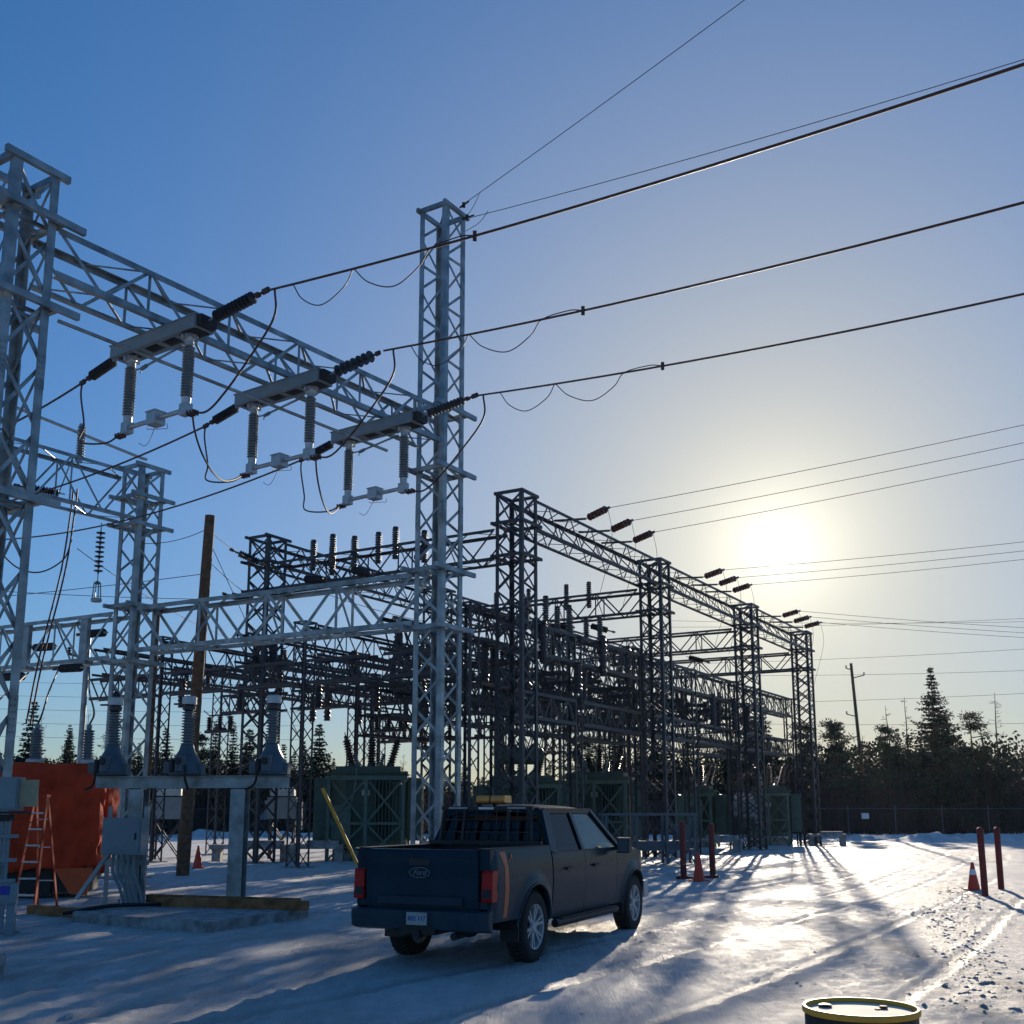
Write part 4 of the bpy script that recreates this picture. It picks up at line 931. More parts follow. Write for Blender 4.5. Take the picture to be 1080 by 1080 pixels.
# ladder
ld = thing('step_ladder', 'red orange step ladder standing before the tarpaulin', 'ladder', (-8.78, 20.9, gz(-8.78, 20.9)), R(-4)); ld.scale = (.68, 1, 1)
tp = 2.05
b = MB(); b.bar((-.30, -.35, 0), (-.17, 0, tp), .03, .075, (0,1,0)); b.bar((.30, -.35, 0), (.17, 0, tp), .03, .075, (0,1,0)); b.build('front_rail', fibre, ld)
b = MB(); b.bar((-.28, .55, 0), (-.16, .05, tp-.03), .03, .06, (0,1,0)); b.bar((.28, .55, 0), (.16, .05, tp-.03), .03, .06, (0,1,0)); b.build('rear_rail', fibre, ld)
for k in range(6):
    t = (k + 1) / 7; b = MB(); b.box((0, -.35*(1-t), tp*t), (.56 - .25*t, .09, .028)); b.build('step', alu, ld)
b = MB(); b.box((0, .02, tp+.02), (.40, .16, .05)); b.build('top_cap', fibre, ld)
b = MB()
for t in (.25, .55, .8): b.bar((-.27 + .11*t, .55-.5*t, tp*t), (.27 - .11*t, .55-.5*t, tp*t), .025, .02)
b.build('brace', alu, ld)
for k, (sx, y_) in enumerate(((-.3, -.35), (.3, -.35), (-.28, .55), (.28, .55))):
    b = MB(); b.box((sx, y_, .02), (.06, .1, .05)); b.build('foot', black, ld)

# ------------------------------------------------------------------ poles
def pole(label, x, y, h, r0, r1, lean=(0, 0), m=wood, name='wood_pole', arms=()):
    rt = thing(name, label, 'pole', (x, y, gz(x, y)))
    b = MB(); n = 10
    b.tube([(lean[0]*i/n, lean[1]*i/n, -.4 + (h+.4)*i/n) for i in range(n+1)], [r0 + (r1-r0)*i/n for i in range(n+1)], 14); b.build('shaft', m, rt, True)
    for (z, side, L) in arms:
        t = z / h; b = MB(); c = V((lean[0]*t, lean[1]*t, z))
        b.tube([c, c + V((side*L, 0, .25*L))], .05, 6); b.lathe(sheds(3, .28, .04, .1, None, 8, 0), 8, tuple(c + V((side*L, 0, .25*L)))); b.build('bracket_arm', oldst, rt)
    return rt
pole('leaning brown wood pole rising behind the goalpost stand', -9.51, 32.7, 10.7, .19, .15, (.28, 0))
pole('tall utility pole with short arms at right before the trees', 32.6, 103, 15.6, .19, .13, (-.75, 0), arms=((15.0, -1, .5), (14.2, 1, 1.1), (10.6, -1, .9), (6.8, 1, .9)))
pole('thin brown wood pole behind the rear left tower', -14.6, 44.8, 10.1, .13, .10)
pole('slim grey steel pole left of the rear left tower', -16.3, 42, 8.4, .12, .10, m=galv, name='steel_pole', arms=((7.6, -1, .7),))
wire('guy wire from the leaning wood pole down to the yellow guard', (-9.25, 32.7, 10.0), (-4.75, 35.2, .1), .0, .01, name='guy_wire')
b = MB(); a0 = V((-4.75, 35.2, .1)); dd = (V((-9.25, 32.7, 10.0)) - a0).normalized(); b.tube([a0 + dd*.1, a0 + dd*2.75], [.05, .055], 10); b.lathe([(.06, .0), (.06, .03)], 8, tuple(a0)); tag(b.build('guy_guard', yellow, None, True), 'slanted yellow guard tube on the guy wire by the large transformer', 'guy guard')

# ------------------------------------------------------------------ bollards, cones, drum
def bollard(label, x, y, h=1.45, r=.085, lean=0.0, dx=0.0):
    rt = thing('bollard', label, 'bollard', (x, y, gz(x, y)))
    b = MB(); b.tube([(0,0,-.3), (lean*.5, 0, h*.5), (lean, 0, h)], r, 16); b.build('post', red, rt, True)
    b = MB(); b.lathe([(r*1.02, h-.02), (r*1.04, h-.01), (r*.9, h+.025), (r*.4, h+.05), (.01, h+.055)], 16, (lean, 0, 0)); b.build('cap', red, rt, True)
    return rt
bollard('left red bollard of the pair right of the pickup', 4.67, 30.86, 1.5)
bollard('right red bollard of the pair right of the pickup', 5.62, 31.75, 1.45)
bollard('nearer red bollard of the pair at the right edge', 10.50, 25.25, 1.45, .072, -.01)
bollard('farther red bollard of the pair at the right edge', 11.66, 27.09, 1.40, .072)
b = MB(); b.bar((4.5, 30.95, .05), (5.75, 31.65, .05), .09, .07); tag(b.build('ground_rail', red), 'low dark red rail on the snow between the left bollards', 'rail')
cn = None
def cone(label, x, y, s=1.0, bands=True):
    rt = thing('traffic_cone', label, 'traffic cone', (x, y, gz(x, y)))
    b = MB(); b.lathe([(.155*s, .03), (.15*s, .05), (.035*s, .70*s), (.025*s, .715*s), (.01, .716*s)], 18); b.build('cone_body', cone_o, rt, True)
    b = MB(); b.box((0,0,.018), (.38*s, .38*s, .036), .4); b.build('base', cone_o, rt)
    if bands:
        b = MB()
        for z0, z1 in ((.40, .54),):
            f = lambda z: (.15 - (.115)*(z-.05)/.65)*s + .003
            b.lathe([(f(z0), z0*s), (f(z0)+.001, z0*s+.001), (f(z1), z1*s)], 18)
        b.build('reflective_band', white, rt, True)
    return rt
cone('orange traffic cone beside the leaning wood pole', -10.27, 37.0, 1.0, False)
cone('orange traffic cone between the left pair of red bollards', 4.95, 30.05, 1.05, False)
cone('orange traffic cone with white band by the right edge bollards', 10.93, 26.9, .92)
dr = thing('steel_drum', 'dark steel drum with yellow rim cut by the bottom edge', 'drum', (1.83, 6.08, -.08), R(20))
b = MB(); pr = [(.0, 0), (.285, 0), (.29, .02)]
for z in (.28, .57): pr += [(.287, z-.03), (.298, z), (.287, z+.03)]
pr += [(.287, .845)]; b.lathe(pr, 48); b.build('shell', black, dr, True)
b = MB(); b.lathe([(.286, .845), (.298, .85), (.300, .868), (.294, .880), (.283, .880), (.279, .872), (.278, .862), (.270, .858)], 48, caps=False); b.build('rim', yellow, dr, True)
b = MB(); b.prism([(.274*math.cos(2*math.pi*k/48), .274*math.sin(2*math.pi*k/48)) for k in range(48)], .835, .857, 'xy'); b.build('lid', mat('worn drum lid', (.74, .68, .55), .75, 0, .2, 5, .03, 14, spec=.14), dr, True)
b = MB(); b.lathe([(.032, .855), (.036, .860), (.036, .868), (.024, .872), (.001, .872)], 14, (-.10, .17, 0)); b.build('bung', black, dr, True)
b = MB(); b.lathe([(.018, .855), (.022, .860), (.02, .870), (.001, .872)], 12, (.16, .02, 0)); b.box((.12, .0, .858), (.05, .02, .008)); b.build('bung', mat('rusty bung', (.16, .05, .03), .7), dr, True)

# ------------------------------------------------------------------ fence
def fence(label, pts, h=2.1):
    r = thing('chain_link_fence', label, 'fence', (pts[0][0], pts[0][1], 0)); ox, oy = pts[0]
    wm_ = MB(); rl = MB()
    for (x0, y0), (x1, y1) in zip(pts[:-1], pts[1:]):
        Ls = math.hypot(x1-x0, y1-y0); n = max(1, round(Ls / 3.6))
        for i in range(n + 1):
            x, y = x0 + (x1-x0)*i/n - ox, y0 + (y1-y0)*i/n - oy
            b = MB(); b.tube([(x, y, -.2), (x, y, h+.25)], .04, 7); b.build('post', greyd, r)
        rl.tube([(x0-ox, y0-oy, h), (x1-ox, y1-oy, h)], .028, 6); rl.tube([(x0-ox, y0-oy, .08), (x1-ox, y1-oy, .08)], .008, 4)
        d = V((x1-x0, y1-y0, 0)).normalized(); k = int(Ls / .34)
        for i in range(k):
            t = i*.34
            for sg in (0, 1):
                a = V((x0-ox, y0-oy, 0)) + d*t; c_ = V((x0-ox, y0-oy, 0)) + d*min(Ls, t + h)
                if sg: wm_.bar(a + V((0,0,.05)), c_ + V((0,0,h)), .006, .006)
                else: wm_.bar(a + V((0,0,h)), c_ + V((0,0,.05)), .006, .006)
    rl.build('rail', greyd, r); wm_.build('chain_link', oldst, r); return r
fence('chain link fence along the tree line at right', [(18, 84), (40, 86), (66, 82)])
fence('chain link fence along the tree line at left', [(-48, 92), (-24, 94), (-4, 93)])
b = MB(); b.box((26.6, 84.6, 1.55), (.55, .02, .42)); b.box((26.6, 84.615, 1.55), (.50, .012, .37)); tag(b.build('fence_sign', white), 'small white sign on the right fence', 'sign')
b = MB(); b.box((-20.6, 93.8, 1.6), (.8, .02, .75)); b.box((-20.6, 93.815, 1.6), (.74, .012, .70)); tag(b.build('fence_sign', greyp), 'small grey sign on the left fence', 'sign')

# ------------------------------------------------------------------ trees
def spruce_mesh(seed, H, Rw, dens=1.0):
    rnd = random.Random(seed); tr_ = MB(); tr_.tube([(0,0,-.3), (.05,0,H*.5), (0,.03,H)], [.018*H, .010*H, .01], 7)
    cr = MB(); z = H*.08
    while z < H*.985:
        t = z / H; rad = Rw * (1 - t) ** .95 * rnd.uniform(.62, 1.15) + .05
        nb = max(4, int((7 + 7*(1-t)) * dens)); a0 = rnd.random()*6.28
        for k in range(nb):
            if rnd.random() < .12: continue
            a = a0 + 6.283*k/nb + rnd.uniform(-.3, .3); L = rad*rnd.uniform(.6, 1.15); dr_ = rnd.uniform(.15, .45) * (1-t*.7)
            dx, dy = math.cos(a), math.sin(a); m = max(3, int(L/.2))
            for q in range(m):
                s = (q + rnd.random()*.6) / m; px_, py_ = dx*L*s, dy*L*s; pz = z - dr_*L*s + .12*L*s*s*2
                for w_ in range(3):
                    sz = rnd.uniform(.13, .30) * (1.15 - .45*s) * (.5 + .5*min(1, 2.2*(1-t))); th = rnd.uniform(-1, 1); ax = V((dx*math.cos(th) - dy*math.sin(th), dy*math.cos(th) + dx*math.sin(th), rnd.uniform(-.7, .15)))
                    c_ = V((px_ + rnd.uniform(-.1,.1), py_ + rnd.uniform(-.1,.1), pz + rnd.uniform(-.07,.07))); up = V((rnd.uniform(-1,1), rnd.uniform(-1,1), rnd.uniform(-1,1))).normalized()
                    sd_ = ax.cross(up); 
                    if sd_.length < .05: continue
                    sd_ = sd_.normalized()*sz*.46; ax = ax.normalized()*sz*1.5
                    cr.add([c_ - sd_*.6, c_ + ax*.4 - sd_, c_ + ax, c_ + ax*.4 + sd_], [(0,1,2,3)])
        z += rnd.uniform(.16, .30) * (.8 + H/30)
    return tr_.mesh('trunk', bark), cr.mesh('crown', needle)
def pine_mesh(seed, H):
    rnd = random.Random(seed); tr_ = MB(); pth = [(0,0,-.3)]; x = y = 0
    for i in range(1, 9): x += rnd.uniform(-.12,.12); y += rnd.uniform(-.12,.12); pth.append((x, y, H*i/8))
    tr_.tube(pth, [.016*H*(1 - i/9.5) for i in range(9)], 7); cr = MB()
    for k in range(30):
        t = rnd.uniform(.38, 1.0); i = min(7, int(t*8)); f = t*8 - i; p = V(pth[i]).lerp(V(pth[min(8, i+1)]), f)
        a = rnd.random()*6.28; L = H*.20*(1.25-t)*rnd.uniform(.4, 1.2) + .25; e = p + V((math.cos(a)*L, math.sin(a)*L, rnd.uniform(-.1, .35)*L)); tr_.tube([p, p.lerp(e, .6) + V((0,0,-.05)), e], [.05,.035,.015], 4)
        for c_i in range(rnd.randint(3, 6)):
            cc = p.lerp(e, rnd.uniform(.45, 1.1)) + V((rnd.uniform(-.35,.35), rnd.uniform(-.35,.35), rnd.uniform(-.15,.25)))
            for q in range(26):
                d = V((rnd.gauss(0,1), rnd.gauss(0,1), rnd.gauss(0,.6))).normalized(); c_ = cc + d*rnd.uniform(0,.42); sd_ = d.cross(V((rnd.random(), rnd.random(), rnd.random()))).normalized()*.045; ln = d*rnd.uniform(.16,.3)
                cr.add([c_ - sd_, c_ + ln*.5 - sd_*1.3, c_ + ln, c_ + sd_], [(0,1,2,3)])
    return tr_.mesh('trunk', bark), cr.mesh('crown', needle2)
def bare_mesh(seed, H, spread=.5, conif=False):
    rnd = random.Random(seed); tr_ = MB(); cr = MB()
    top = V((rnd.uniform(-.4,.4), rnd.uniform(-.4,.4), H)); n = 10
    pth = [V((0,0,-.3)).lerp(top, i/n) + V((rnd.uniform(-.06,.06), rnd.uniform(-.06,.06), 0)) for i in range(n+1)]
    tr_.tube(pth, [.011*H*(1-i/(n+.4)) + .012 for i in range(n+1)], 6)
    def br(p, d, L, r, lev):
        k = 3; pts = [p]; dd_ = d.copy()
        for i in range(k):
            dd_ = (dd_ + V((rnd.uniform(-.22,.22), rnd.uniform(-.22,.22), rnd.uniform(-.02,.22)))).normalized(); pts.append(pts[-1] + dd_*L/k)
        cr.tube(pts, [r, r*.8, r*.6, r*.35], 3, False)
        if lev > 0:
            for q in range(rnd.randint(4, 6) if lev > 1 else rnd.randint(3, 5)):
                f = rnd.uniform(.25, 1.0); i = min(k-1, int(f*k)); pp = pts[i].lerp(pts[i+1], f*k - i); a = V((rnd.gauss(0,1), rnd.gauss(0,1), rnd.gauss(.3,.6))).normalized()
                br(pp, (dd_*.9 + a*.75).normalized(), L*rnd.uniform(.35,.6), r*.55, lev-1)
    nb = int(H*4.5) if conif else int(H*2.4)
    for q in range(nb):
        t = rnd.uniform(.15, .98) if conif else rnd.uniform(.28, .97); i = min(n-1, int(t*n)); p = pth[i].lerp(pth[i+1], t*n - i); a = rnd.random()*6.28
        if conif: br(p, V((math.cos(a), math.sin(a), rnd.uniform(-.35,.1))).normalized(), (.35 + 1.2*(1-t))*rnd.uniform(.5,1.2), .018, 1)
        else: br(p, V((math.cos(a)*.75, math.sin(a)*.75, rnd.uniform(.4,1.0))).normalized(), H*spread*.42*(1.15-t)*rnd.uniform(.6,1.2), .03*(1.2-t), 2)
    return tr_.mesh('trunk', bark), cr.mesh('crown', twig)
def tree(name, label, cat, mts, x, y, s=1.0, rz=0.0, group='trees along the far edge of the yard'):
    r = thing(name, label, cat, (x, y, gz(x, y)), rz, group); r.scale = (s, s, s)
    for nm, me in zip(('trunk', 'crown'), mts):
        o = bpy.data.objects.new(nm, me); C.objects.link(o); o.parent = r
    return r
SP = [spruce_mesh(21, 14, 4.9, 1.5), spruce_mesh(22, 10, 2.9), spruce_mesh(23, 8, 2.8), spruce_mesh(24, 12, 2.8, .9)]
PN = [pine_mesh(31, 10), pine_mesh(32, 9), pine_mesh(33, 11)]
BT = [bare_mesh(41, 11), bare_mesh(42, 9, .6), bare_mesh(43, 8, .7)]
LC = [bare_mesh(51, 13, conif=True), bare_mesh(52, 12, conif=True)]
# singled out against the sky at right (x, y from the line of sight of the photograph, distance from the fence)
tree('spruce_tree', 'tallest dark spruce against the sky at right', 'spruce tree', SP[0], 36.6, 96, 1.03)
tree('spruce_tree', 'shorter spruce leaning on the tallest one from the right', 'spruce tree', SP[3], 39.3, 98, .72, 1)
tree('pine_tree', 'wide ragged pine just right of the tallest spruce', 'pine tree', PN[0], 40.6, 99, 1.05, 2)
tree('larch_tree', 'bare larch left of the tallest spruce, taller one', 'larch tree', LC[0], 35.3, 99, .92, 1)
tree('larch_tree', 'bare larch left of the tallest spruce, thinner leaning one', 'larch tree', LC[1], 33.6, 98, .93, 3)
tree('larch_tree', 'lone bare larch near the right edge', 'larch tree', LC[1], 42.9, 98, 1.02, 5)
tree('pine_tree', 'ragged pine immediately right of the farthest dark tower', 'pine tree', PN[1], 27.8, 96, 1.04, 4)
tree('pine_tree', 'thin ragged pine right of the utility pole', 'pine tree', PN[2], 31.6, 94, .80, 0)
tree('bare_tree', 'tall bare tree cut by the right edge', 'bare tree', BT[0], 48.0, 97, 1.0, 1)
tree('bare_tree', 'bare tree between the lone larch and the right edge', 'bare tree', BT[1], 45.4, 96, .82, 2)
tree('spruce_tree', 'pointed spruce left above the orange tarpaulin', 'spruce tree', SP[1], -42.0, 97, 1.15, 1)
tree('spruce_tree', 'shorter spruce right of the pointed one above the tarpaulin', 'spruce tree', SP[2], -38.3, 96, 1.02, 2)
tree('bare_tree', 'spreading bare tree left of the rear left tower', 'bare tree', BT[0], -36.2, 94, .92, 3)
tree('bare_tree', 'smaller bare tree left of the rear left tower', 'bare tree', BT[2], -38.0, 99, 1.1, 4)
tree('spruce_tree', 'far spruce peeping between the third and farthest dark towers', 'spruce tree', SP[3], 22.6, 100, 1.05, 1)
rnd = random.Random(77)
kinds = [('spruce_tree', 'spruce tree', SP), ('pine_tree', 'pine tree', PN), ('bare_tree', 'bare tree', BT), ('bare_tree', 'bare tree', BT), ('spruce_tree', 'spruce tree', SP), ('spruce_tree', 'spruce tree', SP)]
for i in range(104):
    a = R(-29 + 58*(i + .5)/104 + rnd.uniform(-.4, .4)); d = rnd.uniform(95, 110); nm, ct, ms = rnd.choice(kinds); me = rnd.choice(ms)
    x, y = math.tan(a)*d, d
    side = 'left of the tallest mast' if x < -5 else 'behind the dark steelwork' if x < 26 else 'at right behind the fence'
    H = {'spruce_tree': 10, 'pine_tree': 10, 'bare_tree': 9}[nm]
    hh = rnd.uniform(6.2, 9.4) if x > 24 else rnd.uniform(6.8, 10.2); 
    if -8 < x < 6 or -14 < x < -9: hh *= .62
    tree(nm, {'spruce_tree': 'dark spruce', 'pine_tree': 'ragged pine', 'bare_tree': 'leafless tree'}[nm] + ' in the far tree line ' + side, ct, me, x, y, hh / (14 if me is SP[0] else 12 if me is SP[3] else 8 if me in (SP[2], BT[2]) else 10), rnd.random()*6, group=f'{ct}s in the far tree line {side}')
# undergrowth, one mass
b = MB(); rnd = random.Random(5)
for i in range(9000):
    a = R(rnd.uniform(-33, 33)); d = rnd.uniform(93, 112); x, y = math.tan(a)*d, d
    hh = rnd.uniform(1.5, 7.2) if x > 20 else rnd.uniform(.8, 5.0)
    e = V((x + rnd.uniform(-.7,.7), y + rnd.uniform(-.7,.7), hh)); c_ = V((x, y, 0)); mid = c_.lerp(e, .5) + V((rnd.uniform(-.25,.25), rnd.uniform(-.25,.25), 0))
    b.tube([c_, mid, e], [.035, .025, .008], 3, False)
    for q in range(4):
        p = mid.lerp(e, rnd.uniform(-.3, .9)); f = p + V((rnd.uniform(-.8,.8), rnd.uniform(-.8,.8), rnd.uniform(.1,.8))); b.tube([p, f], [.016, .006], 3, False)
tag(b.build('undergrowth', brushm), 'dense dark brush and saplings under the far tree line', 'brush', kind='stuff')
b = MB()
for i in range(170000):
    a = R(rnd.uniform(-34, 34)); d = rnd.uniform(100, 118); x, y = math.tan(a)*d, d
    top = (7.6 if x > 18 else 6.6) + 2.2*noise.noise(V((x*.25, 0, 2))) + 1.2*noise.noise(V((x*.9, 0, 5))) - (3.4 if -9 < x < 7 else 0) - (1.5 if -22 < x < -9 else 0)
    z = rnd.random()**1.25*max(1, top); c_ = V((x, y, z)); u_ = V((rnd.gauss(0,1), rnd.gauss(0,1), rnd.gauss(0,1))).normalized()*rnd.uniform(.12,.30); w_ = u_.cross(V((rnd.random(), rnd.random(), rnd.random()))).normalized()*rnd.uniform(.08,.2)
    b.add([c_ - u_*.5 - w_*.4, c_ + u_*.2 - w_, c_ + u_, c_ + u_*.2 + w_], [(0,1,2,3)])
tag(b.build('far_woodland', needle), 'dark wood that closes the view behind the yard', 'woodland', kind='stuff')

# ------------------------------------------------------------------ the pickup
TH = R(23.8)
tk = thing('pickup_truck', 'dark navy crew cab pickup parked with its tail to the camera', 'pickup truck', (-.56, 14.56, -.015), math.pi/2 - TH); tk.scale = (1, .93, 1)
WB = 4.05; WR = .425
def hw(x, z):
    """half width of the body side at station x, height z"""
    zz = (.45, .55, .75, .95, 1.10, 1.22, 1.32, 1.42); yy = (.93, .955, .985, 1.0, .995, .985, .965, .94)
    y = yy[0]
    for i in range(len(zz)-1):
        if zz[i] <= z <= zz[i+1]: y = yy[i] + (yy[i+1]-yy[i])*(z-zz[i])/(zz[i+1]-zz[i])
    if z > zz[-1]: y = yy[-1]
    if x > 4.25: y -= .20*((x-4.25)/.68)**2.2
    if x < -1.1: y -= .03*((-1.1-x)/.15)
    for c in (0, WB):
        d = math.hypot(x-c, z-.42)
        if d < .68: y += .035*max(0, min(1, (.68-d)/.13))
    return y
def zlow(x):
    z = .56 if x < -.5 else .47 if x < 3.5 else .50
    for c in (0, WB):
        d = abs(x-c)
        if d < .515: z = max(z, .42 + math.sqrt(.515**2 - d*d))
    return z
def side(x0, x1, zu, name, m, parent, rows=14):
    """one skin panel per side of the truck, returns both"""
    res = []
    for sy in (-1, 1):
        b = MB(); n = max(4, int((x1-x0)/.035)); xs = [x0 + (x1-x0)*i/n for i in range(n+1)]; vs = []
        for x in xs:
            lo = zlow(x); hi = zu(x)
            for k in range(rows+1):
                z = lo + (hi-lo)*k/rows; vs.append((x, sy*hw(x, z), z))
        N_ = rows+1
        fs = [(i*N_+k, i*N_+k+1, (i+1)*N_+k+1, (i+1)*N_+k) for i in range(n) for k in range(rows)]
        off = len(vs)
        edge = [i*N_ for i in range(n+1)] + [n*N_+k for k in range(1, N_)] + [i*N_+rows for i in range(n-1, -1, -1)] + [k for k in range(rows-1, 0, -1)]
        for e in edge: v = vs[e]; vs.append((v[0], v[1]-sy*.04, v[2]))
        E_ = len(edge)
        fs += [(edge[i], edge[(i+1) % E_], off+(i+1) % E_, off+i) for i in range(E_)]
        b.add(vs, fs); res.append(b.build(name, m, parent, True))
    return res
rail = lambda x: 1.385
belt = lambda x: 1.295
def hoodl(x):
    t = max(0, (x-3.25)/1.65); return 1.285 - .03*t - .14*t**4
bed = side(-1.235, .60, rail, 'bed_side', navy, tk)
for nm, a, b_ in (('rear_door', .64, 1.845), ('front_door', 1.857, 3.235)):
    for sy, d in zip((-1, 1), side(a, b_, belt, nm, navy, tk)):
        hb = MB(); hx = a + .28 if nm == 'front_door' else a + .42
        hb.bar((hx, sy*1.022, 1.08), (hx+.2, sy*1.022, 1.085), .03, .035); hb.box((hx, sy*1.005, 1.08), (.03, .04, .03)); hb.box((hx+.2, sy*1.005, 1.085), (.03, .04, .03))
        hb.build('handle', trim, d)
fen = side(3.247, 4.93, hoodl, 'front_fender', navy, tk)
# bed: inner walls, floor, rail caps
b = MB()
for sy in (-1, 1): b.box((-.31, sy*.79, 1.07), (1.78, .03, .60)); b.box((-.31, sy*.865, 1.392), (1.83, .17, .02))
b.box((-.31, 0, .78), (1.80, 1.56, .03)); b.box((.585, 0, 1.08), (.03, 1.85, .61)); b.build('bed_liner', trim, tk)
# tailgate
b = MB(); n = 12; prof = [(-1.24, .70), (-1.262, .73), (-1.275, .95), (-1.285, 1.20), (-1.292, 1.34), (-1.275, 1.385), (-1.19, 1.39), (-1.17, .72)]
for i in range(n):
    y0, y1 = -.80 + 1.6*i/n, -.80 + 1.6*(i+1)/n
    vs = [(x - .018*(1-(y/.8)**2), y, z) for y in (y0, y1) for x, z in prof]; P = len(prof)
    b.add(vs, [(k, (k+1) % P, P+(k+1) % P, P+k) for k in range(P)] + ([tuple(range(P))] if i == 0 else []) + ([tuple(range(P, 2*P))] if i == n-1 else []))
tg = b.build('tailgate', navy, tk, True)
b = MB(); b.box((-1.302, 0, .80), (.012, 1.2, .09)); b.box((-1.296, 0, 1.30), (.02, 1.45, .025)); b.build('pressed_panel', navy, tg)
b = MB(); b.box((-1.309, 0, 1.24), (.016, .30, .075)); b.build('handle', trim, tg)
# oval badge with script and small model lettering
b = MB(); ring = []
for k in range(40):
    a = 2*math.pi*k/40; ring.append((-1.314, .145*math.cos(a), 1.12 + .058*math.sin(a)))
ring.append(ring[0]); b.tube(ring, .007, 6); b.build('badge_ring', decalw, tg, True)
b = MB(); b.prism([(.142*math.cos(2*math.pi*k/40), 1.12 + .055*math.sin(2*math.pi*k/40)) for k in range(40)], -1.310, -1.304, 'yz'); b.build('badge_field', navy, tg)
def text(s, size, loc, rot, m, parent, name='lettering', shear=0.0, depth=.003):
    cu = bpy.data.curves.new(name, 'FONT'); cu.body = s; cu.size = size; cu.extrude = depth; cu.align_x = 'CENTER'; cu.align_y = 'CENTER'; cu.shear = shear; cu.resolution_u = 3
    t = bpy.data.objects.new('t', cu); C.objects.link(t); bpy.context.view_layer.update()
    me = bpy.data.meshes.new_from_object(t.evaluated_get(bpy.context.evaluated_depsgraph_get())); bpy.data.objects.remove(t)
    me.materials.clear(); me.materials.append(m)
    o = bpy.data.objects.new(name, me); C.objects.link(o); o.parent = parent; o.location = loc; o.rotation_euler = rot; return o
RT = (R(90), 0, R(-90))
text('Ford', .095, (-1.313, 0, 1.12), RT, decalw, tg, 'badge_script', .35)
# pillars at the corners of the box with the tail lamps
for sy in (-1, 1):
    b = MB(); b.prism([(-1.255, 1.12), (-1.268, .83), (-1.262, .80), (-1.13, .80), (-1.07, 1.0), (-1.11, 1.15), (-1.24, 1.15)], sy*.845, sy*.992, 'xz')
    o = b.build('tail_lamp', redl, tk)
    b = MB(); b.box((-1.2685, sy*.915, .89), (.012, .11, .10)); b.build('reverse_lens', trim, o)
    b = MB(); b.box((-1.19, sy*.88, .76), (.09, .15, .08)); b.build('lower_corner_panel', navy, tk); b = MB(); b.box((-1.19, sy*.88, 1.272), (.11, .15, .236)); b.build('corner_panel', navy, tk)
# bumper, plate, hitch
b = MB(); sec = [(-1.30, .46), (-1.39, .49), (-1.405, .60), (-1.40, .685), (-1.37, .70), (-1.22, .70), (-1.22, .46)]
ys = [-.98, -.95, -.9, -.6, -.28, -.22, .22, .28, .6, .9, .95, .98]; P = len(sec); vs = []
for y in ys:
    t = max(0, (abs(y)-.85)/.15); pin = .05 if abs(y) < .25 else 0
    for x, z in sec: vs.append((x + (.10*t*t if x < -1.25 else 0) + (pin if x < -1.35 else 0), y, z))
b.add(vs, [(i*P+k, i*P+(k+1) % P, (i+1)*P+(k+1) % P, (i+1)*P+k) for i in range(len(ys)-1) for k in range(P)] + [tuple(range(P)), tuple(range((len(ys)-1)*P, len(ys)*P))])
bm_ = b.build('rear_bumper', navy, tk, True)
b = MB(); b.box((-1.365, 0, .60), (.012, .31, .155)); pl = b.build('licence_plate', plate_m, tk)
text('BEE 117', .075, (-1.373, 0, .60), RT, bluem, pl, 'plate_number')
b = MB()
for y in (-.152, .152): b.box((-1.373, y, .60), (.006, .008, .15))
for z in (.524, .676): b.box((-1.373, 0, z), (.006, .30, .008))
b.build('plate_frame', trim, pl)
b = MB(); b.box((-1.30, 0, .43), (.16, .09, .09)); b.box((-1.1, 0, .47), (.5, .5, .1)); b.box((-.95, .35, .44), (.5, .2, .14)); b.tube([(-1.25, -.45, .40), (-.5, -.45, .42)], .045, 8); b.build('hitch_and_exhaust', black, tk)
# chassis, wheel wells, axle
b = MB(); b.box((1.9, 0, .52), (5.5, 1.2, .22)); b.box((-.9, 0, .62), (.7, 1.5, .15)); b.box((1.93, 0, .62), (2.6, 1.80, .3)); b.box((4.4, 0, .62), (.7, 1.3, .4)); b.build('chassis', black, tk)
b = MB(); b.tube([(0, -.75, .42), (0, .75, .42)], .06, 8); b.lathe([(.02, -.16), (.15, -.1), (.17, 0), (.15, .1), (.02, .16)], 12, (0, 0, .42), 'y'); b.tube([(WB, -.75, .42), (WB, .75, .42)], .05, 8)
for y in (-.45, .45): b.bar((-.75, y, .44), (.75, y, .46), .07, .05)
b.build('axle', black, tk)
for c in (0, WB):
    for sy in (-1, 1):
        b = MB(); vs = []; M_ = 14
        for k in range(M_+1):
            a = math.pi*k/M_; vs += [(c + .53*math.cos(a), sy*.96, .42 + .53*math.sin(a)), (c + .53*math.cos(a), sy*.62, .42 + .53*math.sin(a))]
        b.add(vs, [(2*k, 2*k+1, 2*k+3, 2*k+2) for k in range(M_)] + [tuple(2*k+1 for k in range(M_+1))]); b.build('wheel_well', black, tk)
        pth = [(c + .525*math.cos(a), sy*(hw(c + .53*math.cos(a), .42 + .53*math.sin(a)) + .004), .42 + .525*math.sin(a)) for a in [math.pi*(.03 + .94*k/18) for k in range(19)]]
        b = MB(); b.tube(pth, .017, 6); b.build('wheel_arch_trim', navy, tk, True)
